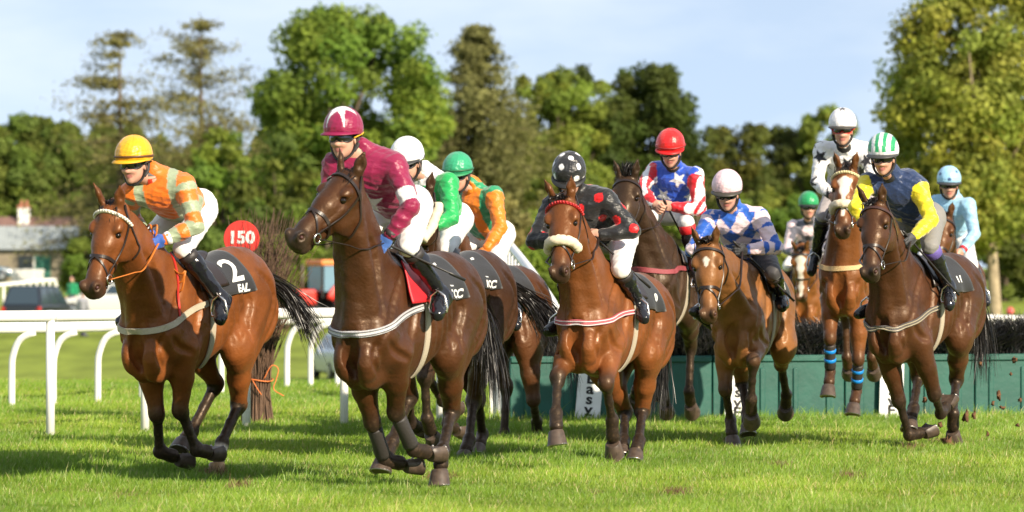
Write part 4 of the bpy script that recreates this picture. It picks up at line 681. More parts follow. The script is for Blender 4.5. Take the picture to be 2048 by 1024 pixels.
    # clothing
    def garment(nm, fns, vx, colour_fn, m, wr_amp=0, cuts=()):
        h = SDF(lo, hi, vx)
        for fn in fns: fn(h)
        for c in cuts: h.cone(*c[0], **c[1])
        V_, F_ = h.nets(); 
        if not len(V_): return
        if wr_amp:
            Nn = vnormals(V_, F_); x, y, z = V_.T; ph = rng.uniform(0, 6, 6); w1 = np.sin(x * 31 + y * 17 + z * 23 + 2.2 * np.sin(z * 11 + y * 9 + ph[0]) + ph[1]); w2 = np.sin(-x * 27 + z * 46 + y * 12 + 1.8 * np.sin(x * 14 + ph[2]) + ph[3]); w3 = np.sin(y * 60 + x * 35 - z * 20 + ph[4])
            V_ = V_ + Nn * (wr_amp * (.6 * (1 - np.abs(w1)) ** 1.3 + .5 * (1 - np.abs(w2)) ** 1.5 + .35 * (1 - np.abs(w3)) ** 2 - .6))[:, None]
        C_ = colour_fn(V_, F_); return mesh(nm, V_, F_, m, T, True, C_)
    solid = lambda c: (lambda V_, F_: np.tile(np.array(c, float), (len(V_), 1)))
    def jcol(V_, F_):
        dt, ht = segd(V_, hp, sh + sp * .05); part = np.zeros(len(V_), int); dmin = np.maximum(dt - .14, -.0); tt = ht.copy(); ang = np.zeros(len(V_))
        for i, d in enumerate('LR'):
            a_, b_, c_ = g(d + 'sh'), g(d + 'el'), wr[d]; d1, h1 = segd(V_, a_ + (b_ - a_) * .12, b_); d2, h2 = segd(V_, b_, c_); dd = np.minimum(d1, d2) - .062; m_ = dd < np.minimum(dmin, .02); dmin = np.where(m_, dd, dmin)
            part[m_] = i + 1; t2 = np.where(d1 < d2, h1, 1 + h2); tt[m_] = t2[m_]; ax = nrm(c_ - a_); e1 = nrm(np.cross(ax, A(0, 0, 1))); e2 = np.cross(e1, ax); q_ = V_ - b_; ang[m_] = np.arctan2(q_ @ e1, q_ @ e2)[m_]
        q_ = V_ - sh; info = dict(V=V_, part=part, t=tt, ang=ang, tau=(V_ - hp) @ sp / np.linalg.norm(sh - hp), lat=q_ @ lat, front=q_ @ fr, N=vnormals(V_, F_), d2wr=np.minimum(np.linalg.norm(V_ - wr['L'], axis=1), np.linalg.norm(V_ - wr['R'], axis=1)), d2nb=np.linalg.norm(V_ - g('nb'), axis=1), fr=fr, sp=sp, latv=lat, sh=sh)
        return jacket_fn(info)
    sat = mat('satin_silks%d' % int(satin * 100), attr=True, rough=satin, spec=.4, sheen=.35, bump=.7, bscale=17, bdist=.022, nstretch=(1, .5, 1.2))
    garment(jname, [lambda h: torso(h, loose), lambda h: arms(h, loose, .012), lambda h: h.cone(g('nb') * .85 + sh * .15, g('nb') * .7 + hc * .3 - fr * .0, .072, .064, k=.03)], vox, jcol, sat, .0085, cuts=[])
    garment('breeches' if cap else 'trousers', [lambda h: legs(h, .008)] + ([] if cap else [lambda h: calves(h, .012)]), vox, solid(breeches), mat('breeches_cloth', attr=True, rough=.6, sheen=.2, bump=.1, bscale=60), .006)
    if cap:
        for d in 'LR':
            def one(h, d=d):
                k_, a_, t_ = g(d + 'kn'), g(d + 'an'), g(d + 'toe'); c_ = k_ * .68 + a_ * .32; up_ = nrm(k_ - a_); td = nrm(t_ - a_)
                h.cone(k_ - up_ * .055, c_, .061, .061, k=.02); h.cone(c_, a_, .060, .044, k=.03); heel = a_ - td * .045 - up_ * .058; tp = t_ - up_ * .03
                h.ell(a_ - up_ * .02, (.05,) * 3, k=.03); h.cone(heel, tp, .040, .036, k=.03); h.cone(a_, t_ - td * .05, .040, .036, k=.03); h.ell(t_ - td * .02 - up_ * .022, (.045, .042, .034), k=.02)
            bt = garment('riding_boot', [one], vox * .9, solid(boots), mat('boot_leather', attr=True, rough=.16, spec=.6, bump=.25, bscale=18, bdist=.015), .004)
            k_, a_ = g(d + 'kn'), g(d + 'an'); ax = a_ - k_
            if knee:
                b = MB(); b.tube([k_ + ax * t for t in (.03, .05, .2, .22)], (.058, .069, .069, .06), 16); b.build('knee_band', mat('knee_%d%d%d' % tuple(int(c * 99) for c in knee), knee, .6, bump=.3), bt, True)
            else:
                b = MB(); b.tube([k_ + ax * t for t in (.10, .115, .2, .215)], (.060, .067, .067, .06), 16); b.build('boot_top', mat('boot_top', (.03, .025, .025), .5, bump=.3), bt, True)
    else:
        pass
    # hands with five fingers closed on what they hold
    for d in 'LR':
        b_, c_ = g(d + 'el'), g(d + 'ha'); ax = nrm(c_ - b_); sg = 1 if d == 'L' else -1; grip = nrm(np.cross(ax, A(0, 0, 1)) * sg + ax * .3); dn = nrm(np.cross(grip, ax)); dn = dn if dn[2] < 0 else -dn; out_ = -nrm(np.cross(ax, dn)) * 1.0
        ov = nrm(np.cross(dn, ax)); ov = ov if ov[1] * sg > 0 else -ov; h = SDF(c_ - .15, c_ + .15, .006); w_ = wr[d]; kn0 = w_ + ax * .085
        h.cone(w_ - ax * .03, w_ + ax * .02, .029, .031, k=.02); h.ell(w_ + ax * .048, (.050, .019, .043), np.stack([ax, ov, dn], 1), k=.015)
        for i, (ln, off) in enumerate(((.92, -.033), (1.0, -.011), (.95, .011), (.78, .031))):
            k0 = kn0 + dn * off + ov * .006; k1 = k0 + (ax * .030 + ov * -.006) * ln; k2 = k1 + (ax * .006 - ov * .030) * ln; k3 = k2 + (-ax * .022 - ov * .008) * ln; r = .0105 if i < 3 else .0092
            h.cone(k0, k1, r, r * .96, k=.006); h.cone(k1, k2, r * .96, r * .9, k=.004); h.cone(k2, k3, r * .9, r * .8, k=.004)
        t0 = w_ + ax * .03 - dn * .034 - ov * .004; t1 = t0 + ax * .030 - dn * .010 - ov * .022; t2 = t1 + ax * .026 + dn * .012 - ov * .014; h.cone(t0, t1, .0135, .012, k=.012); h.cone(t1, t2, .012, .0095, k=.006)
        V_, F_ = h.nets(); cc = glove if glove else skin; mesh('glove' if glove else 'hand', V_, F_, mat('skin', attr=True) if not glove else mat('glove_cloth', attr=True, rough=.6, sheen=.3, bump=.2, bscale=150), T, True, np.tile(A(*cc), (len(V_), 1)))
        if cuff:
            cv = w_ - b_; b = MB(); b.tube([b_ + cv * t for t in (.86, .88, 1.02, 1.04)], (.036, .046, .044, .034), 14); b.build('cuff', mat('cuff_%d%d%d' % tuple(int(c * 99) for c in cuff), cuff, .55, bump=.2), T, True)
    # helmet
    if cap:
        nu, nv = 96, 40; V_ = []; th = np.linspace(0, 2 * math.pi, nu, endpoint=False); R0 = A(.140, .118, .128)
        for j in range(nv):
            t = j / (nv - 1); ph = t * (math.pi / 2 * 1.22)
            for q_ in th:
                rim = .0 if ph < 1.5 else 1
                bump_ = 1 + .012 * math.sin(q_ * 9 + seed) * math.sin(ph * 3) * min(1, ph) + .006 * math.sin(q_ * 23 + ph * 7 + seed)
                V_.append([R0[0] * math.sin(ph) * math.cos(q_) * bump_, R0[1] * math.sin(ph) * math.sin(q_) * bump_, R0[2] * math.cos(ph) * bump_])
        V_ = np.array(V_); lc = V_.copy(); back = sm(-V_[:, 0], .0, .12); V_[:, 2] -= back * .020 * sm(-V_[:, 2], -.06, .02); cen = H(.002, 0, .054); W = cen + V_ @ HM.T
        F_ = np.array([[j * nu + i, j * nu + nu + i, j * nu + nu + (i + 1) % nu, j * nu + (i + 1) % nu] for j in range(nv - 1) for i in range(nu)])
        Cc = np.array([cap['fn'](lc)]).reshape(-1, 3) if 'fn' in cap else np.tile(A(*cap['c']), (len(V_), 1)); capo = mesh('helmet_cap', W, F_, mat('satin_cap', attr=True, rough=cap.get('rough', .34), sheen=.2, bump=.6, bscale=20, bdist=.014, nstretch=(1, 1, 2)), T, True, Cc)
        # peak: a curved brim over the brow, band, harness
        np_, V2 = 21, []
        for e, (ex, dz, dd) in enumerate(((.0, .0, 0), (.5, -.007, 0), (1, -.020, 0), (1, -.026, 0), (.5, -.015, 0), (0, -.012, 0))):
            for i in range(np_):
                q_ = math.radians(-80 + 160 * i / (np_ - 1)); c_ = max(math.cos(q_ * 1.12), 0) ** .6; r = .046 * ex * c_; V2.append([(R0[0] * .985 + r) * math.cos(q_), (R0[1] * .985 + r * .7) * math.sin(q_), -.022 + dz * c_ - .010 * (1 - math.cos(q_))])
        F2 = [[a_ * np_ + i, a_ * np_ + i + 1, ((a_ + 1) % 6) * np_ + i + 1, ((a_ + 1) % 6) * np_ + i] for a_ in range(6) for i in range(np_ - 1)]; pk = cap.get('peak', (.02, .02, .02))
        mesh('helmet_peak', cen + np.array(V2) @ HM.T, F2, mat('peak_%d%d%d' % tuple(int(c * 99) for c in pk), pk, .45), capo, True)
        if cap.get('band'):
            b = MB(); P = [cen + HM @ A(R0[0] * 1.012 * math.cos(q_), R0[1] * 1.012 * math.sin(q_), -.012 + .006 * math.cos(q_)) for q_ in np.linspace(0, 2 * math.pi, 40)]; b.tube(P, .008, 8, cap=False, up=u); b.build('helmet_band', mat('band_%d%d%d' % tuple(int(c * 99) for c in cap['band']), cap['band'], .5), capo, True)
        # goggles: wrap-round lens with a frame
        n1, V3 = 25, []
        for z in (.008, .004, -.014, -.030, -.036):
            for i in range(n1):
                q_ = math.radians(-72 + 144 * i / (n1 - 1)); nose = math.exp(-(q_ / .16) ** 2) * .020 * (1 if z < -.02 else 0); ed = 1 - .5 * (abs(q_) / 1.26) ** 4; V3.append(H((.112 + (.004 if -.03 < z < .004 else 0)) * math.cos(q_) ** .8 - .008, .080 * math.sin(q_), -.010 + (z + .012) * ed + nose))
        F3 = np.array([[j * n1 + i, j * n1 + i + 1, j * n1 + n1 + i + 1, j * n1 + n1 + i] for j in range(4) for i in range(n1 - 1)]); gl = mesh('goggles', V3, F3, mat('goggle_lens' if goggles[0] < .1 else 'clear_lens', goggles, .06, spec=.8), T, True); so_ = gl.modifiers.new('solid', 'SOLIDIFY'); so_.thickness = .005; so_.offset = 1
        V3 = np.array(V3).reshape(5, n1, 3); gfc = goggle_frame or (.02, .02, .02); gfm = mat('goggle_frame_%d%d%d' % tuple(int(c * 99) for c in gfc), gfc, .4); b = MB(); lp = np.vstack([V3[0], V3[4][::-1], V3[0][:1]]); b.tube(lp + fd * .003, .0045, 6, cap=False); b.build('goggle_frame', gfm, gl, True)
        b = MB()
        for sg in (1, -1): b.tube(spline([H(.028, sg * .080, -.010), H(-.03, sg * .106, .012), H(-.10, sg * .075, .024), H(-.142, 0, .03)], 12), .009, 8, flat=.5, up=u)
        b.build('goggle_strap', gfm if cap.get('strapcol') is None else mat('yellow_strap', cap['strapcol'], .5), gl, True)
        b = MB()
        for sg in (1, -1): b.tube(spline([H(.02, sg * .082, .02), H(.005, sg * .083, -.04), H(.02, sg * .066, -.10), H(.045, sg * .03, -.137), H(.05, 0, -.142)], 14), .010, 8, flat=.5); b.tube(spline([H(-.05, sg * .075, .0), H(-.03, sg * .080, -.05), H(.01, sg * .072, -.09)], 8), .012, 8, flat=.6)
        b.build('chin_harness', mat('harness_black', (.015, .014, .014), .6), capo, True)
        b = MB(); b.tube([g('nb') * .75 + sh * .25, g('nb') * .35 + hc * .65 - u * .09 - fd * .02], (.070, .060), 14); b.build('neck_scarf', mat('scarf_%d%d%d' % tuple(int(c * 99) for c in (trim or (.02, .02, .02))), trim or (.02, .02, .02), .7, bump=.3), T, True)
    return H, fd
def whip(label, p0, p1, group='whips held by the jockeys'):
    b = MB(); p0, p1 = A(*p0), A(*p1); d = p1 - p0; P = [p0 + d * t for t in (-.18, -.14, 0, .06, .5, .8, .82, 1.0)]; b.tube(P, (.006, .011, .011, .0085, .0075, .006, .011, .010), 8); o = b.build('riding_whip', mat('whip_black', (.02, .018, .018), .4), None, True); tag(o, label, 'whip', group); return o
# ---------------------------------------------------------------- the field: one entry per horse and rider
BAY, DARK, BRIGHT, LIGHT, VDARK, CHES = (.180, .054, .013), (.056, .019, .007), (.165, .052, .014), (.225, .092, .029), (.036, .019, .011), (.21, .075, .020)
PT = (.019, .013, .010); W_, BK = A(.80, .79, .80), A(.014, .014, .018)
def pat(base, *rules):
    def fn(I):
        C = np.tile(A(*base), (len(I['t']), 1))
        for r in rules:
            m, c = r(I); C[m] = A(*c)
        return C
    return fn
def spots(n, r, c, seed, star=False, where=None, frontonly=False):
    def rule(I):
        V = I['V']; sel = np.arange(len(V)) if where is None else np.where(where(I))[0]; m = np.zeros(len(V), bool)
        for i in far_points(V[sel], n, seed):
            p = V[sel[i]]; nn = I['N'][sel[i]]; near = np.linalg.norm(V - p, axis=1) < r * 1.25
            near &= (I['N'] @ nn) > .1
            if star: a = nrm(np.cross(nn, A(.1, .2, 1))); b = np.cross(nn, a); q = V - p; near &= star_in(q @ a, q @ b, r)
            else: near &= np.linalg.norm(V - p, axis=1) < r
            m |= near
        return m, c
    return rule
ORANGE, SAGE = (.76, .165, .010), (.30, .36, .23)
j1 = pat(ORANGE, lambda I: (((I['part'] > 0) & (np.mod(I['t'] + .25, .62) < .31)), SAGE), lambda I: ((I['part'] == 0) & (np.abs(np.abs(I['lat']) - .115) < .032) & (I['tau'] > .35), SAGE), lambda I: ((I['part'] == 0) & (I['front'] > .0) & (np.abs(I['tau'] - .42) < .10), SAGE))
MAR = (.25, .006, .055)
j2 = pat(MAR, lambda I: ((I['part'] > 0) & (np.abs(I['t'] - .72) < .17), W_), lambda I: ((I['part'] == 0) & (I['front'] > 0) & star_in(I['lat'], (I['tau'] - .55) * .45, .11), W_))
GR = (.01, .36, .085)
j3 = pat(GR, lambda I: ((I['part'] == 0) & (I['d2nb'] < .14), W_))
ORG = (.76, .20, .008); GR2 = (.02, .28, .12)
j4 = pat(GR2, lambda I: ((I['part'] > 0), ORG), lambda I: ((I['part'] == 0) & (np.abs(I['lat']) < .045 + .10 * np.clip(I['tau'] - .7, 0, 1)) & (I['front'] > -.02), ORG), lambda I: ((I['part'] == 0) & (I['front'] < -.06) & (np.abs(I['lat']) < .06), ORG), lambda I: ((I['part'] == 0) & (I['tau'] < .2), ORG))
RED = (.72, .008, .012)
j5 = pat((.012, .012, .014), spots(40, .035, RED, 3))
BLU = (.02, .085, .52)
j6 = pat(BLU, lambda I: ((I['part'] > 0), W_), lambda I: ((I['part'] > 0) & (np.mod(I['ang'] * 3 / np.pi + .3, 1) < .5), (.62, .01, .02)), spots(11, .075, W_, 5, True, lambda I: I['part'] == 0))
PNK = A(.80, .62, .66)
def chk(I):
    V = I['V']; q = V - I['sh']; a = q @ I['latv']; s_ = q @ I['sp'] + (I['part'] > 0) * 0; z = q @ I['fr']
    ar = np.where(I['part'] > 0, I['ang'] * .062, a + np.where(I['front'] > 0, 0, .05)); al = np.where(I['part'] > 0, I['t'] * .28, s_); k = .16
    return (np.floor((ar + al) / k + .2) + np.floor((ar - al) / k + .2)) % 2 < .5, PNK
j7 = pat((.02, .11, .50), chk)
j8 = pat((.13, .13, .17), spots(26, .075, PNK, 2), spots(12, .035, BK, 9))
j9 = pat((.80, .79, .79), spots(24, .070, BK, 4, True, lambda I: I['d2nb'] > .16))
NAVY, YEL = (.016, .035, .105), (.82, .66, .015)
j10 = pat(NAVY, lambda I: (I['part'] > 0, YEL), lambda I: ((I['part'] == 0) & (I['tau'] < .45) & (np.abs(I['lat']) < .08) & (I['front'] > 0), YEL))
LBL = (.33, .60, .82)
j11 = pat(LBL)
def capstar(c, sc_, r, seed, n=1):
    def fn(L):
        C = np.tile(A(*c), (len(L), 1))
        if n == 1: C[star_in(L[:, 1], -(L[:, 0] - .045), r) & (L[:, 2] > .0)] = A(*sc_)
        else:
            for i in far_points(L, n, seed): C[np.linalg.norm(L - L[i], axis=1) < r] = A(*sc_)
        return C
    return fn
def capstripe(a, b):
    def fn(L): C = np.tile(A(*a), (len(L), 1)); C[(np.mod(L[:, 1] / .058 + .75, 1) < .5) & (L[:, 2] > -.005)] = A(*b); return C
    return fn
P = POSES
FIELD = [
 dict(id='h1', horse=dict(label='bay horse leading by the rail with a beaded white browband and cloth number 2', coat=BAY, white_feet=('LH',), tail_dir=(-.5, .42, -.50), tack=dict(tail_len=.85, brow=(.75, .70, .58), breast=(.47, .41, .30), cloth='2', cloth2='EAL', rein='orange', neck_strap=True, forelock_up=0)),
      rider=dict(label='jockey in orange and sage hooped silks with a yellow cap', face=(24, 7), jacket_fn=j1, cap=dict(c=(.80, .38, .006), peak=(.80, .40, .01), band=(.10, .04, .01)), glove=(.03, .10, .42), cuff=(.8, .8, .8), trim=(.7, .05, .02))),
 dict(id='h2', horse=dict(label='dark bay horse in front centre with head turned left and a white striped breast girth', coat=DARK, tail_dir=(-.4, .1, -.8), tack=dict(breast=(.55, .54, .55), breast_stripe=(.10, .10, .11), cloth='1', cloth2='ICC', flap=(.65, .02, .03), boots='plain', forelock_up=0)),
      rider=dict(label='jockey in maroon silks with white armbands and a white star on the maroon cap', face=(22, 3), jacket_fn=j2, cap=dict(fn=capstar(MAR, W_, .105, 0), peak=MAR, strapcol=(.85, .50, .02)), glove=(.05, .14, .45), cuff=(.03, .02, .02))),
 dict(id='h3', horse=dict(label='dark bay horse half hidden behind the maroon jockey with sheepskin cheekpieces', coat=(.046, .018, .009), tail_dir=(-.4, .65, -.5), white_feet=(), tack=dict(cheekpiece=True, breast=None, cloth='1', cloth2='ICC')),
      rider=dict(label='jockey in emerald green silks with a plain white cap', face=(28, 17), jacket_fn=j3, cap=dict(c=(.82, .82, .82), rough=.5, peak=(.03, .03, .03)), knee=(.12, .12, .13), trim=(.8, .8, .8))),
 dict(id='h4', horse=dict(label='brown horse behind the two dark leaders with its head hidden by the green jockey', coat=(.078, .028, .011), tail_dir=(-.5, .2, -.7), vox=.0105, tack=dict(breast=None, cloth='', cloth2='KIL', cx2=-.32)),
      rider=dict(label='jockey in green body and orange sleeves with a shiny green cap', face=(22, 11), jacket_fn=j4, cap=dict(c=(.03, .33, .16), rough=.25, band=(.02, .12, .05), peak=(.03, .25, .1)), trim=(.8, .25, .02), glove=(.5, .15, .02))),
 dict(id='h5', horse=dict(label='bright bay horse facing the camera with a sheepskin noseband and red browband', coat=BRIGHT, tail_dir=(-.5, -.1, -.75), tack=dict(brow=(.42, .02, .02), sheep=True, breast=(.45, .10, .12), breast_stripe=(.70, .65, .65), breast_z=1.22, breast_w=.04, cloth2='0', cx2=-.30, cp2=.98)),
      rider=dict(label='jockey in black silks with red spots and a black cap with white spots', face=(8, 33), jacket_fn=j5, cap=dict(fn=capstar((.016, .016, .018), W_, .021, 1, 16), peak=(.02, .02, .02)))),
 dict(id='h6', horse=dict(label='very dark brown horse coming down off the hurdle with a dull red breast girth', coat=VDARK, vox=.0105, tail_dir=(-.8, .1, -.2), tack=dict(breast=(.28, .05, .06), breast_z=1.30, forelock_up=.9)),
      rider=dict(label='jockey in blue silks with white stars, red and white striped sleeves and red cap', face=(10, 17), jacket_fn=j6, cap=dict(c=(.74, .012, .012), band=(.30, .02, .02), peak=(.6, .01, .01)), goggles=(.32, .22, .18), knee=(.60, .015, .02), breeches=(.75, .74, .74))),
 dict(id='h7', horse=dict(label='light bay horse with a small white star stretching its head low', coat=LIGHT, vox=.0105, blaze=([.13, .15, .19, .21], [0, .022, .020, 0]), tail_dir=(-.8, .1, -.35), tack=dict(breast=None, cloth='', cloth2='11', cx2=-.30, cp2=.95, forelock_up=.5)),
      rider=dict(label='jockey in blue and pale pink checked silks with a pale pink cap', face=(10, 15), jacket_fn=j7, cap=dict(c=(.80, .55, .60), rough=.45, peak=(.05, .045, .035)), breeches=(.045, .042, .045), glove=(.02, .02, .022))),
 dict(id='h8', horse=dict(label='chestnut horse with a broad white blaze far back beyond the hurdle', coat=CHES, vox=.013, legs_black=.5, blaze=([.06, .12, .22, .34, .5, .56], [.0, .05, .035, .022, .025, .0]), tail_dir=(-.7, 0, -.5), tack=dict(breast=None, plain=True)),
      rider=dict(label='jockey in grey silks with pink patches and a green cap behind the hurdle', face=(-6, 3), jacket_fn=j8, cap=dict(c=(.015, .30, .10), rough=.3, peak=(.03, .03, .03)), vox=.014)),
 dict(id='h9', horse=dict(label='bay horse with white blaze and blue banded boots leaping over the hurdle', coat=(.175, .058, .016), vox=.0105, legs_black=.8, blaze=([.10, .13, .18, .30, .40, .46], [.0, .050, .042, .018, .02, .0]), tail_dir=(-.8, 0, -.1), tack=dict(brow=(.72, .62, .35), sheep=True, breast=(.55, .38, .18), breast_z=1.30, boots='blue', brow_bead=True, forelock_up=.2)),
      rider=dict(label='jockey in white silks with black stars sitting highest with a white cap', face=(6, 5), jacket_fn=j9, cap=dict(fn=capstar((.80, .78, .80), BK, .045, 0), rough=.45, peak=(.05, .045, .04)), goggle_frame=(.65, .02, .02), breeches=(.35, .32, .33))),
 dict(id='h10', horse=dict(label='dark bay horse at the right with a plain dark browband and grey striped breast girth', coat=(.066, .024, .010), vox=.0105, tail_dir=(-.45, 0, -.8), tack=dict(brow=(.05, .02, .015), breast=(.10, .09, .085), breast_stripe=(.42, .36, .25), breast_z=1.16, cloth='', cloth2='11', cx2=-.24, cp2=.95)),
      rider=dict(label='jockey in navy silks with yellow sleeves and a green and white striped cap', face=(14, 9), jacket_fn=j10, cap=dict(fn=capstripe((.80, .80, .80), (.02, .33, .13)), peak=(.05, .05, .05)), breeches=(.22, .21, .20), knee=(.13, .09, .34), glove=(.03, .03, .035))),
 dict(id='h11', horse=dict(label='brown horse at the far right partly hidden by the dark bay in front', coat=(.115, .042, .016), vox=.012, blaze=([.14, .16, .20, .22], [0, .02, .018, 0]), tail_dir=(-.8, 0, -.3), tack=dict(breast=None, plain=True)),
      rider=dict(label='jockey in plain light blue silks with a light blue cap at the far right', face=(4, 7), jacket_fn=j11, cap=dict(fn=capstar(LBL, (.05, .10, .25), .018, 3, 9), rough=.4, peak=(.05, .05, .055)), cuff=(.6, .02, .03), vox=.0105)),
]
RIDERS = {}
for e in FIELD:
    if ONLY and e['id'] not in ONLY.split(',') and 'all' not in ONLY: continue
    p = P[e['id']]; T, M, J, fld = horse(e['id'], p['j'], p['root'], 'racehorse', **dict(pts_col=PT, **e['horse']))
    r = dict(e['rider']); lb = r.pop('label'); fy, fp = [math.radians(q) for q in r.pop('face')]
    fw = Vector((-math.sin(fy) * math.cos(fp), -math.cos(fy) * math.cos(fp), -math.sin(fp))); fl = M.to_3x3().inverted() @ fw
    RT = empty('person', M, lb, 'jockey', 'jockeys riding in the race'); person(RT, J, np.array(fl), seed=len(RIDERS), **r); RIDERS[e['id']] = M
def wpt(hid, k, off=(0, 0, 0)): return np.array(RIDERS[hid] @ Vector(P[hid]['j'][k])) + A(*off)
WH = [('h2', 'rLha', (930, 560), 24.6, 'black whip held by the jockey in maroon'), ('h5', 'rLha', (1300, 575), 28.4, 'black whip held by the jockey with red spots'), ('h6', 'rLha', (1376, 495), 33.4, 'black whip held by the jockey in stars and stripes'), ('h7', 'rLha', (1588, 602), 31.6, 'black whip held by the jockey in blue and pink checks'), ('h10', 'rLha', (1918, 590), 30.3, 'black whip held by the jockey with yellow sleeves')]
for hid, k, px_, D_, lb in WH:
    if hid in RIDERS: p0 = wpt(hid, k); whip(lb, p0, at(*px_, p0[1] + .25))
# ---------------------------------------------------------------- rails, hurdle, signs, marker
whitep = mat('white_plastic', (.80, .79, .76), .35, spec=.5, noise=.06, nscale=5)
def running_rail(line, h, r, label, posts, style):      # line, posts: (px, base y) along the foot of the rail
    W = np.array([at(px, y, 8000 * 1.38 / (y - 540)) if y > 700 else at(px, y, y) for px, y in line]); W[:, 2] = gz(W[:, 1]); c0 = W[0].copy(); T = empty('running_rail', Matrix.Translation(tuple(c0)), label, 'rail', 'white running rails'); C = spline(W, 80)
    b = MB(); b.tube(C - c0 + A(0, 0, h), r, 16); b.build('top_rail', whitep, T, True); cpx = 1024 + 8000 * C[:, 0] / C[:, 1]
    for px in posts:
        i = int(np.argmin(abs(cpx - px))); q = C[i] - c0; d = nrm(C[min(i + 1, 79)] - C[max(i - 1, 0)]); b = MB()
        if style == 'straight': b.tube([q + A(0, 0, -.15), q + A(0, 0, h - r * .5)], r * .78, 14)
        else: b.tube(spline([q + A(0, 0, -.2), q + A(0, 0, h * .45), q + A(.015, -.01, h * .66), q + A(.09, -.04, h * .86), q + A(.24, -.06, h - r * .75)], 20), r * .62, 12)
        b.build('post', whitep, T, True)
        if style == 'straight': b = MB(); b.tube([q + A(0, 0, h) - d * .035, q + A(0, 0, h) + d * .035], r * 1.06, 14); b.build('clamp', whitep, T, True)
running_rail([(-160, 880), (93, 874), (695, 851), (990, 842)], 1.0, .047, 'near white running rail with straight posts behind the leaders', (-110, 93, 285, 490, 695, 880), 'straight')
running_rail([(-160, 819), (30, 815), (206, 808), (577, 777), (760, 769), (960, 765)], .80, .056, 'far white running rail on curved gooseneck posts', (-58, 26, 114, 202, 286, 365, 440, 512, 577, 627, 677, 725, 772, 817, 861, 904), 'goose')
running_rail([(1100, 60), (1500, 62), (2200, 66)], 1.25, .06, 'distant white running rail running on behind the hurdle', tuple(range(1130, 2150, 70)), 'goose')
# hurdle
HA, HB = A(-.03, 36.55, 0), A(5.6, 38.0, 0); hd_ = nrm(HB - HA); hn = A(hd_[1], -hd_[0], 0); hz = math.atan2(hd_[1], hd_[0]); HL = np.linalg.norm(HB - HA)
HT = empty('hurdle', Matrix.Translation(tuple(HA)), 'long green hurdle topped with black birch brush', 'hurdle')
teal = mat('green_board', (.010, .090, .066), .5, noise=.22, nscale=3.5, bump=.2, bscale=20)
npan = 9; pl = HL / npan
for i in range(npan):
    b = MB(); c = hd_ * pl * (i + .5); b.box(c + A(0, 0, .26), (pl - .012, .06, .66), hz)
    for k in range(2): b.box(hd_ * (pl * (i + (k + .5) / 2)) + hn * .030 + A(0, 0, .22), (.05, .03, .50), hz)
    b.box(c + hn * .028 + A(0, 0, .555), (pl - .02, .05, .05), hz); bevel(autosmooth(b.build('panel', teal, HT)), .008)
rng = np.random.default_rng(21); nT = 44000; tx = rng.uniform(0, HL, nT); ty = rng.uniform(0, .48, nT); hgt = rng.uniform(.24, .40, nT) * (1 + .08 * np.sin(tx * 4)); rt = hd_ * tx[:, None] - hn * ty[:, None] + A(0, 0, 1) * (.52 + rng.uniform(0, .08, nT))[:, None]; ln_ = rng.normal(size=(nT, 3)) * A(.15, .12, .03)
Vh, Fh = hair(rt, lambda i, t: rt[i] + t * (A(0, 0, hgt[i]) + hn * .02) + ln_[i] * t ** 1.5 + A(0, 0, -.06) * t ** 3, 4, .012, rng); mesh('brush', Vh, Fh, mat('black_birch', (.014, .013, .013), .42, spec=.6), HT, False)['kind'] = 'stuff'
b = MB(); b.box(hd_ * HL / 2 - hn * .24 + A(0, 0, .50), (HL, .46, .5), hz); b.box(hd_ * HL / 2 - hn * .24 + A(0, 0, .785), (HL - .02, .34, .07), hz); b.build('brush_core', mat('black_birch_core', (.008, .008, .008), .9), HT)
lb_ = ('white board with black stacked letters starting with a capital E, at the bright bay horse', 'white board with black stacked letters mostly hidden behind the light bay horse legs', 'white board with black stacked letters beside the blue banded boots')
for (px, top, tilt), lb in zip(((1169, 743, .09), (1467, 730, .05), (1775, 727, .03)), lb_):
    t = ((px - 1024) / 8000 * HA[1] - HA[0]) / (hd_[0] - (px - 1024) / 8000 * hd_[1]); c = HA + hd_ * t; D_ = c[1]; zt = 1.38 - (top - 540) / 8000 * D_; S = empty('sign_board', Matrix.Translation(tuple(c + hn * .085)) @ Matrix.Rotation(hz, 4, 'Z') @ Matrix.Rotation(tilt, 4, 'Y'), lb, 'sign', 'white lettered boards on the hurdle')
    b = MB(); b.box((0, 0, zt - .36), (.235, .02, .72)); bevel(b.build('board', mat('sign_white', (.82, .82, .80), .5, noise=.05, nscale=9), S), .004)
    for i, ch in enumerate('EasyFix'):
        V_, F_ = text_mesh(ch, .135, .0035, 1.25); mesh('letter', np.stack([V_[:, 0], 0 * V_[:, 0] - .0125, V_[:, 1] + zt - .065 - .094 * i], 1), F_, mat('sign_black', (.012, .012, .012), .6), S, False)
# white wing at the end of the hurdle
def wing(P0, P1, h0, h1, label, n, r=.03, grp='white hurdle wings', g0=0.):
    P0, P1 = A(*P0), A(*P1); T = empty('hurdle_wing', Matrix.Translation(tuple(P0)), label, 'wing', grp); d = P1 - P0; L_ = np.linalg.norm(d); dn = d / L_
    b = MB(); b.tube(spline([A(0, 0, -.2), A(0, 0, h0 * .72), dn * .06 + A(0, 0, h0 * .93), dn * .25 + A(0, 0, h0 * 1.04), d * .5 + A(0, 0, (h0 + h1) / 2 + .03), d + A(0, 0, h1)], 40), r * 1.5, 12); b.build('top_rail', whitep, T, True)
    for i in range(n):
        t = (i + 1) / n; q = d * t; z = np.interp(t, [0, .12, .5, 1], [h0 * .95, h0 * 1.04, (h0 + h1) / 2 + .02, h1]) - .02; b = MB(); b.tube([q + A(0, 0, -.3), q + A(0, 0, z)], r, 8); b.build('slat', whitep, T, True)
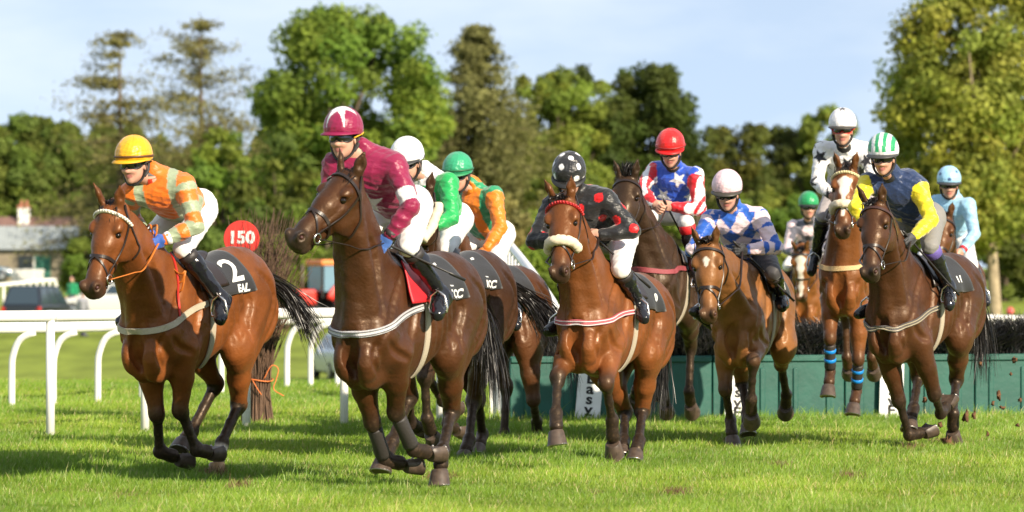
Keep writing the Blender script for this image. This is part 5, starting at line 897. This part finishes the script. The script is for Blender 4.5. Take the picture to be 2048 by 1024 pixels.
w0 = at(1112, 640, 37.6); w1 = at(1008, 480, 42.5); wing((w0[0], w0[1], 0), (w1[0], w1[1], 0), 1.02, 1.72, 'white slatted wing sloping up from the end of the hurdle', 16)
b = MB(); ep = at(1000, 840, 36.7); ez = Matrix.Rotation(hz + .35, 3, 'Z'); E_ = empty('end_post', Matrix.Translation((ep[0], ep[1], 0)), 'white curved plastic end piece beside the green hurdle', 'post'); b.lathe([(.075, -.1), (.075, .50), (.06, .54), (.02, .55)], (.03, 0, 0), 18); b.box((-.07, .02, .22), (.05, .05, .66)); autosmooth(b.build('end_panel', whitep, E_))
w0 = at(112, 560, 176); w1 = at(-60, 568, 171); wing((w0[0], w0[1], gz(176)), (w1[0], w1[1], gz(171)), 1.15, 1.05, 'white slatted wing with a rounded end beyond the dark estate car', 13, .055, g0=0)
# birch marker with the red distance disc
mk = at(516, 850, 35.7); MT = empty('twig_marker', Matrix.Translation((mk[0], mk[1], 0)), 'upright bundle of brown birch twigs tied with orange twine', 'marker'); rng = np.random.default_rng(4); nT = 420
an = rng.uniform(0, 2 * np.pi, nT); rr = .125 * np.sqrt(rng.random(nT)); rt = np.stack([np.cos(an) * rr, np.sin(an) * rr, rng.uniform(-.05, .02, nT)], 1); Lh = np.where(rng.random(nT) < .55, rng.uniform(1.0, 1.45, nT), rng.uniform(1.4, 1.95, nT)); fl = rng.normal(size=(nT, 2)) * .17 + A(.13, 0)
b = MB()
for i in range(nT):
    z = np.linspace(0, 1, 7); w1_ = np.where(z < .35, 1, 1 + 0 * z); kx = rng.normal(size=2) * .012
    P_ = np.stack([rt[i, 0] * (1 - .25 * np.exp(-((z - .2) / .12) ** 2)) + fl[i, 0] * np.clip(z - .32, 0, 1) ** 1.5 * 1.5 + kx[0] * np.sin(z * 9 + i), rt[i, 1] * (1 - .25 * np.exp(-((z - .2) / .12) ** 2)) + fl[i, 1] * np.clip(z - .32, 0, 1) ** 1.5 * 1.5 + kx[1] * np.cos(z * 8 + i), z * Lh[i]], 1); b.tube(P_, (rng.uniform(.004, .0085), .0018), 4, cap=False)
    for _ in range(2 if Lh[i] > 1.2 else 0):
        j = rng.integers(3, 6); q = P_[j]; dd = nrm(rng.normal(size=3) * A(.6, .6, .2) + A(0, 0, .8)); b.tube([q, q + dd * .12, q + dd * .25 + A(0, 0, .05)], (.003, .0012), 3, cap=False)
for i in range(26):                      # thin twigs that cross in front of the disc
    x0_ = rng.uniform(-.22, .06); z0_ = rng.uniform(1.0, 1.5); b.tube(spline([A(x0_ * .4 + .05, -.15, z0_ - .5), A(x0_, -.24, z0_), A(x0_ + rng.normal() * .09, -.25, z0_ + rng.uniform(.25, .5))], 6), (.004, .0014), 4, cap=False)
b.build('twig', mat('birch_twig', (.13, .075, .045), .7, noise=.4, nscale=12), MT, True)['kind'] = 'stuff'
tw = mat('orange_twine', (.75, .20, .05), .6); b = MB(); b.tube([A(.135 * math.cos(q), .135 * math.sin(q), .40 + .012 * math.sin(q * 2)) for q in np.linspace(0, 2 * math.pi, 24)], .006, 6, cap=False)
b.tube(spline([A(.06, -.13, .41), A(.13, -.15, .53), A(.19, -.15, .50), A(.17, -.16, .40), A(.15, -.16, .32), A(.24, -.16, .26)], 24), .005, 6); b.tube(spline([A(-.04, -.135, .40), A(.0, -.145, .33), A(.04, -.14, .27)], 8), .0045, 6); b.build('twine', tw, MT, True)
dc = at(483, 477, 35.50); DT = empty('distance_marker', Matrix.Translation(tuple(dc)), 'round red disc reading 150 standing before the birch twigs', 'marker'); b = MB(); Mx = Matrix.Rotation(math.radians(90), 3, 'X'); b.lathe([(.001, -.012), (.155, -.012), (.160, -.006), (.160, .006), (.155, .012), (.001, .012)], (0, 0, 0), 48, np.array(Mx)); autosmooth(b.build('disc', mat('disc_red', (.66, .035, .025), .45), DT))
V_, F_ = text_mesh('150', .150, .006, 1.05); mesh('number', np.stack([V_[:, 0], 0 * V_[:, 0] - .0150, V_[:, 1] + .005], 1), F_, mat('white_print', (.75, .75, .73), .6), DT, False); b = MB(); b.tube([A(.01, .03, -dc[2] - .1), A(.01, .03, .12)], .018, 8); b.build('pole', mat('pole_wood', (.16, .11, .07), .8), DT, True)
# ---------------------------------------------------------------- far side: shed, cars, tractor, people
def shed():
    D_ = 232.; s_ = D_ / 8000; zb = float(gz(D_)); z = lambda y: 1.38 + (540 - y) * s_; X = lambda x: (x - 1024) * s_
    T = empty('shed', Matrix.Translation((X(0), D_, zb)), 'long low stone shed with grey corrugated roof and white chimney', 'building'); x0, x1 = X(-260) - X(0), X(158) - X(0); zz = lambda y: z(y) - zb
    b = MB(); b.box(((x0 + x1) / 2, 2.5, zz(497) / 2 - .5), (x1 - x0 - .5, 5, zz(497) + 1)); b.prism([(0, zz(497) - .01), (5, zz(497) - .01), (2.5, zz(440))], (0, 1, 0), (0, 0, 1), (x0 + .3, 0, 0), (x1 - x0 - .6, 0, 0)); b.build('wall', mat('shed_render', (.27, .23, .165), .9, noise=.15, nscale=1.5), T)
    ze, zr = zz(499), zz(433); n = 150; V, F = [], []
    for i in range(n + 1):
        x = x0 + (x1 - x0) * i / n; o = .05 * math.sin(i * 2.4)
        V += [(x, -.4, ze + o), (x, 2.5 * .70, ze + (zr - ze) * .72 + o), (x, 2.5, zr + o), (x, 5.4, ze + o)]
    for i in range(n): F += [[4 * i, 4 * i + 4, 4 * i + 5, 4 * i + 1], [4 * i + 1, 4 * i + 5, 4 * i + 6, 4 * i + 2], [4 * i + 2, 4 * i + 6, 4 * i + 7, 4 * i + 3]]
    F = np.array(F); rf = mesh('roof', np.array(V), F[(np.arange(len(F)) % 3) != 1], mat('roof_grey', (.31, .345, .35), .6, noise=.1, nscale=2), T, True)
    mesh('roof_ridge', np.array(V) + A(0, 0, .01), F[(np.arange(len(F)) % 3) == 1], mat('roof_brown', (.20, .115, .095), .8, noise=.2, nscale=3), rf, True)
    b = MB(); xc = X(39) - X(0); b.box((xc, 2.2, (zz(414) + zz(455)) / 2), (X(50) - X(28), .6, zz(414) - zz(455))); b.build('chimney', mat('white_wall', (.82, .80, .77), .8), rf); b = MB(); b.box((xc, 2.2, zz(412)), (.72, .68, .14))
    for q in (-.15, .15): b.lathe([(.09, 0), (.07, .35)], (xc + q, 2.2, zz(411)), 10)
    b.build('chimney_pot', mat('chimney_clay', (.42, .17, .11), .8), rf)
    for xa, xb, c, nm in ((37, 67, (.02, .03, .035), 'door'), (70, 101, (.03, .15, .11), 'door')):
        b = MB(); b.box(((X(xa) + X(xb)) / 2 - X(0), -.03, (zz(511) + zz(560)) / 2), (X(xb) - X(xa), .10, zz(511) - zz(560))); b.build(nm, mat('door_%d' % xa, c, .6), T)['label'] = 'dark opening' if xa < 50 else 'green sliding door'
    b = MB(); b.box((X(68.5) - X(0), -.06, (zz(508) + zz(560)) / 2), (.10, .1, zz(508) - zz(560))); b.build('door_post', mat('white_wall', (.8, .8, .8)), T)
def fence_low():
    T = empty('picket_fence', Matrix.Translation(tuple(at(24, 560, 226))), 'low white picket fence in front of the shed', 'fence'); T.location.z = float(gz(226)); b = MB(); zt = 1.38 + (540 - 538) * 226 / 8000 - gz(226)
    for i in range(20): b.box((i * .092, 0, zt / 2 - .2), (.07, .03, zt + .4))
    b.box((.9, .03, zt - .12), (1.9, .03, .07)); b.build('pickets', whitep, T)
def car(px, py, D_, heading, label, paint, L_=4.3, Wd=1.78, Hh=1.45, estate=False, plate=True, name='parked_car', dark_side=False):
    T = empty(name, Matrix.Translation((at(px, py, D_)[0], D_, float(gz(D_)))) @ Matrix.Rotation(heading, 4, 'Z'), label, 'car', 'vehicles parked beyond the rails')
    pm = mat('paint_' + '_'.join(str(int(c * 99)) for c in paint), paint, .25, coat=.6, spec=.5); gl = mat('car_glass', (.03, .05, .07), .08, spec=.8); h = Wd / 2
    # stations along the length: x, floor z, sill half width, belt z, roof z (or none)
    st = [(-L_ / 2, .42, .86, .92), (-L_ / 2 + .12, .28, .97, .98), (-L_ * .25, .24, 1, .97), (0, .24, 1, .95), (L_ * .22, .24, 1, .92), (L_ * .40, .26, .97, .80), (L_ / 2, .36, .84, .62)]
    V, F = [], []; ring = 12
    for x, z0, k, zb in st:
        for (yy, zz_) in ((-.80, z0), (-.97, z0 + .08), (-1, (z0 + zb) / 2), (-.97, zb - .06), (-.90, zb), (-.3, zb + .02), (.3, zb + .02), (.90, zb), (.97, zb - .06), (1, (z0 + zb) / 2), (.97, z0 + .08), (.80, z0)): V.append((x, yy * h * k, zz_))
    for i in range(len(st) - 1):
        for j in range(ring): F.append([i * ring + j, i * ring + (j + 1) % ring, (i + 1) * ring + (j + 1) % ring, (i + 1) * ring + j])
    F += [list(range(ring))[::-1], [(len(st) - 1) * ring + j for j in range(ring)]]; autosmooth(mesh('body', V, F, pm, T), 35)
    rb, rf_ = (-L_ / 2 + .10, -L_ / 2 + .42) if estate else (-L_ / 2 + .15, -L_ / 2 + .85); fb, ft = L_ * .27, L_ * .08; zb = .95
    prof = [(rb, zb), (rf_, Hh - .02), ((rf_ + ft) / 2, Hh), (ft, Hh - .04), (fb, zb - .03)]; V, F = [], []
    for x, z in prof:
        tap = h * (.90 - .20 * (z - zb) / (Hh - zb)); V += [(x, -tap, z), (x, tap, z)]
    n = len(prof); F = [[2 * i, 2 * i + 1, 2 * i + 3, 2 * i + 2] for i in range(n - 1)] + [[2 * i for i in range(n)][::-1], [2 * i + 1 for i in range(n)]]; cb = autosmooth(mesh('cabin', V, F, pm, T), 30)
    def pane(nm, a, b_, c, d): q = np.array([a, b_, c, d], float); nn = nrm(np.cross(q[1] - q[0], q[2] - q[0])); o_ = q.mean(0) - A(0, 0, 1.15); nn = nn if nn @ o_ > 0 else -nn; m_ = q.mean(0); V_ = np.vstack([m_ + (q - m_) * .86 + nn * .004, m_ + (q - m_) * .86 + nn * .012]); mesh(nm, V_, [[0, 1, 2, 3], [4, 5, 6, 7], [0, 1, 5, 4], [1, 2, 6, 5], [2, 3, 7, 6], [3, 0, 4, 7]], gl, cb, False)
    Vn = np.array(V); pane('rear_window', Vn[0], Vn[1], Vn[3], Vn[2]); pane('windscreen', Vn[6], Vn[7], Vn[9], Vn[8])
    for sg in (0, 1):
        for (xa, xb) in ((.02, .34), (.36, .66), (.68, .98)):
            f_ = lambda t, top: A(*( [rb + (fb - rb) * t, 0, zb + .02] if not top else [rf_ + (ft - rf_) * t, 0, Hh - .06]))
            q = [f_(xa, 0), f_(xb, 0), f_(xb, 1), f_(xa, 1)]
            for p_ in q: p_[1] = (h * (.90 - .20 * (p_[2] - zb) / (Hh - zb))) * (1 if sg else -1)
            pane('side_window', *q)
    for sx in (-L_ * .30, L_ * .31):
        for sg in (1, -1):
            b = MB(); Mx = np.array(Matrix.Rotation(math.radians(90), 3, 'X')); b.lathe([(.20, -.10), (.31, -.09), (.33, -.05), (.33, .05), (.31, .09), (.20, .10)], (sx, sg * (h - .10), .33), 22, Mx); wh = autosmooth(b.build('wheel', mat('tyre', (.018, .018, .018), .8), T)); b = MB(); b.lathe([(.19, -.105), (.04, -.112), (.04, .112), (.19, .105)], (sx, sg * (h - .10), .33), 16, Mx); b.build('rim', mat('rim', (.5, .5, .5), .3, metal=.8), wh)
    for sg in (1, -1):
        b = MB(); b.box((-L_ / 2 + .05, sg * h * .80, .76), (.10, h * .22, .30)); bevel(b.build('tail_light', mat('tail_red', (.62, .03, .015), .25), T), .02); b = MB(); b.box((L_ / 2 - .06, sg * h * .66, .64), (.12, h * .34, .14)); bevel(b.build('headlight', mat('lamp_clear', (.7, .7, .72), .15), T), .02)
    b = MB(); b.box((-L_ / 2 - .005, 0, .62), (.02, .50, .11)); b.build('number_plate', mat('plate_blank', (.45, .42, .25), .5), T); b = MB(); b.box((-L_ / 2 - .02, 0, .42), (.10, Wd * .88, .16)); bevel(b.build('bumper', pm, T), .03); return T
def tractor():
    D_ = 158.; T = empty('tractor', Matrix.Translation((at(650, 600, D_)[0], D_, float(gz(D_)))) @ Matrix.Rotation(math.radians(180 + 28), 4, 'Z'), 'red tractor with an orange cab roof parked behind the rail', 'tractor', 'vehicles parked beyond the rails')
    red, wht, org, glass, blk = mat('tractor_red', (.60, .035, .025), .4), mat('white_wall', (.8, .8, .8)), mat('tractor_orange', (.72, .22, .05), .45), mat('tractor_glass', (.16, .27, .36), .1, spec=.8), mat('tyre', (.018, .018, .018), .8); Mx = np.array(Matrix.Rotation(math.radians(90), 3, 'X'))
    b = MB(); b.box((1.25, 0, 1.22), (1.5, .72, .62)); bevel(b.build('bonnet', red, T), .10, 3); b = MB(); b.box((2.02, 0, 1.15), (.06, .62, .62)); bevel(b.build('grille', wht, T), .02); b = MB(); b.box((.6, 0, .78), (2.9, .42, .4)); b.build('chassis', blk, T)
    b = MB(); b.box((-.35, 0, 2.58), (1.75, 1.55, .24)); bevel(b.build('cab_roof', org, T), .08, 3); b = MB()
    for x, y in ((.42, .66), (.42, -.66), (-.3, .70), (-.3, -.70), (-1.1, .68), (-1.1, -.68)): b.box((x, y, 1.85), (.07, .07, 1.3))
    b.build('cab_frame', blk, T); b = MB(); b.box((.43, 0, 1.95), (.02, 1.22, 1.0)); b.build('windscreen', glass, T)
    for y in (.70, -.70): b = MB(); b.box((.06, y, 1.95), (.62, .02, 1.0)); b.box((-.7, y, 1.95), (.7, .02, 1.0)); b.build('side_window', glass, T)
    b = MB(); b.box((-.5, 0, 1.25), (.5, .5, .5)); b.box((-.75, 0, 1.6), (.12, .5, .6)); bevel(b.build('seat', blk, T), .05)
    for y in (.78, -.78):
        b = MB(); b.lathe([(.40, -.22), (.74, -.20), (.80, -.12), (.80, .12), (.74, .20), (.40, .22)], (-.75, y, .80), 28, Mx); w_ = autosmooth(b.build('rear_wheel', blk, T)); b = MB(); b.lathe([(.40, -.16), (.1, -.12), (.1, .12), (.40, .16)], (-.75, y, .80), 20, Mx); b.build('rim', wht, w_)
        b = MB(); b.lathe([(.25, -.13), (.42, -.12), (.46, -.07), (.46, .07), (.42, .12), (.25, .13)], (1.55, y * .9, .46), 24, Mx); w_ = autosmooth(b.build('front_wheel', blk, T)); b = MB(); b.lathe([(.25, -.1), (.06, -.08), (.06, .08), (.25, .1)], (1.55, y * .9, .46), 18, Mx); b.build('rim', wht, w_)
        b = MB(); b.tube([A(-.75 + .92 * math.cos(q), y, .80 + .92 * math.sin(q)) for q in np.linspace(.35, 2.7, 16)], .22, 8, flat=.25, up=A(0, 1, 0)); b.build('mudguard', red, T, True)
        b = MB(); b.lathe([(.11, -.04), (.12, 0), (.10, .05)], (1.98, y * .5, 1.62), 12, np.array(Matrix.Rotation(math.radians(90), 3, 'Y'))); b.build('headlight', mat('lamp_clear', (.7, .7, .72), .15), T)
    b = MB(); b.tube([A(1.1, .25, 1.5), A(1.1, .25, 2.5)], .045, 10); b.build('exhaust', mat('exhaust_steel', (.15, .12, .1), .5), T, True)
def bystander(px, D_, label, shirt, trousers, yaw, hgt=1.75, cap=None, hair=(.05, .03, .02)):
    k = hgt / 1.8; T = empty('person', Matrix.Translation((at(px, 0, D_)[0], D_, float(gz(D_)))) @ Matrix.Rotation(math.radians(yaw), 4, 'Z') @ Matrix.Scale(k, 4), label, 'bystander', 'people standing beyond the rails')
    J = dict(rpel=(0, 0, .95), rnb=(.01, 0, 1.47), rhead=(.03, 0, 1.68)); 
    for d, s in (('L', 1), ('R', -1)):
        for n, v in (('sh', (0, .19, 1.42)), ('el', (-.02, .26, 1.14)), ('ha', (.10, .25, .90)), ('hip', (0, .09, .92)), ('kn', (.03, .10, .50)), ('an', (-.01, .11, .09)), ('toe', (.16, .13, .05))): J['r' + d + n] = (v[0] + (.06 * s if n in ('kn', 'an', 'toe') else 0), s * v[1], v[2])
    person(T, J, (1, 0, -.05), pat(shirt), breeches=trousers, jname='shirt', cap=cap, hair=hair, vox=.018, satin=70)
if not ONLY or 'far' in ONLY:
    shed(); fence_low(); tractor()
    car(80, 600, 157, math.radians(78), 'dark navy estate car with rear window and red lights facing us', (.016, .020, .032), 4.6, 1.75, 1.72, True)
    car(697, 700, 122, math.radians(104), 'silver car low behind the curved rail posts', (.40, .44, .50), 4.1, 1.75, 1.48)
    car(216, 600, 166, math.radians(175), 'pale car with dark green windows behind the grey shirted man', (.62, .62, .60), 4.3, 1.75, 1.45)
    car(-42, 545, 230, math.radians(8), 'blue grey car cut off by the left edge at the shed', (.10, .16, .22), 4.2, 1.75, 1.4)
    bystander(166, 152, 'person in a pale grey shirt walking beside the dark estate car', (.33, .33, .37), (.06, .06, .08), 60); bystander(145, 166, 'person in a bright green top behind the dark estate car', (.012, .27, .11), (.05, .05, .07), -120)
    bystander(2020, 130, 'person in a red cap barely showing above the hurdle brush', (.5, .08, .07), (.06, .06, .08), -90, 1.98, cap=dict(c=(.66, .10, .08), peak=(.6, .1, .08)))
# turf thrown up by the hooves
if not ONLY or 'far' in ONLY:
    rng = np.random.default_rng(12); cm = mat('turf_clod', (.13, .065, .03), .95, noise=.4, nscale=40)
    spots_ = [(1905, 745, .02), (1948, 830, .030), (1960, 728, .022), (1998, 790, .030), (2004, 815, .022), (2030, 720, .025), (2040, 800, .02), (1975, 868, .022), (1932, 832, .035), (1880, 850, .025), (1986, 806, .018), (1895, 888, .05), (1850, 800, .018), (2022, 748, .015), (2035, 850, .02)]
    for i, (x, y, r) in enumerate(spots_):
        c = at(x, y, 31.2 + .5 * math.sin(i * 2.1)); d = nrm(rng.normal(size=(60, 3))); th, ph = np.meshgrid(np.linspace(0, 2 * np.pi, 11)[:-1], np.linspace(.05, np.pi - .05, 7)); q = np.stack([np.sin(ph) * np.cos(th), np.sin(ph) * np.sin(th), np.cos(ph)], -1).reshape(-1, 3); q = q * (1 + .45 * rng.normal(size=(70, 1))) * rng.uniform(.5, 1.3, 3) * r * .85; F_ = [[j * 10 + k, j * 10 + (k + 1) % 10, j * 10 + 10 + (k + 1) % 10, j * 10 + 10 + k] for j in range(6) for k in range(10)] + [list(range(10))[::-1], [60 + k for k in range(10)]]
        o = mesh('turf_clod', q, F_, cm); o.location = tuple(c); tag(o, 'small brown clod of turf flying behind the dark bay horse at the right', 'clod', 'turf clods in the air')
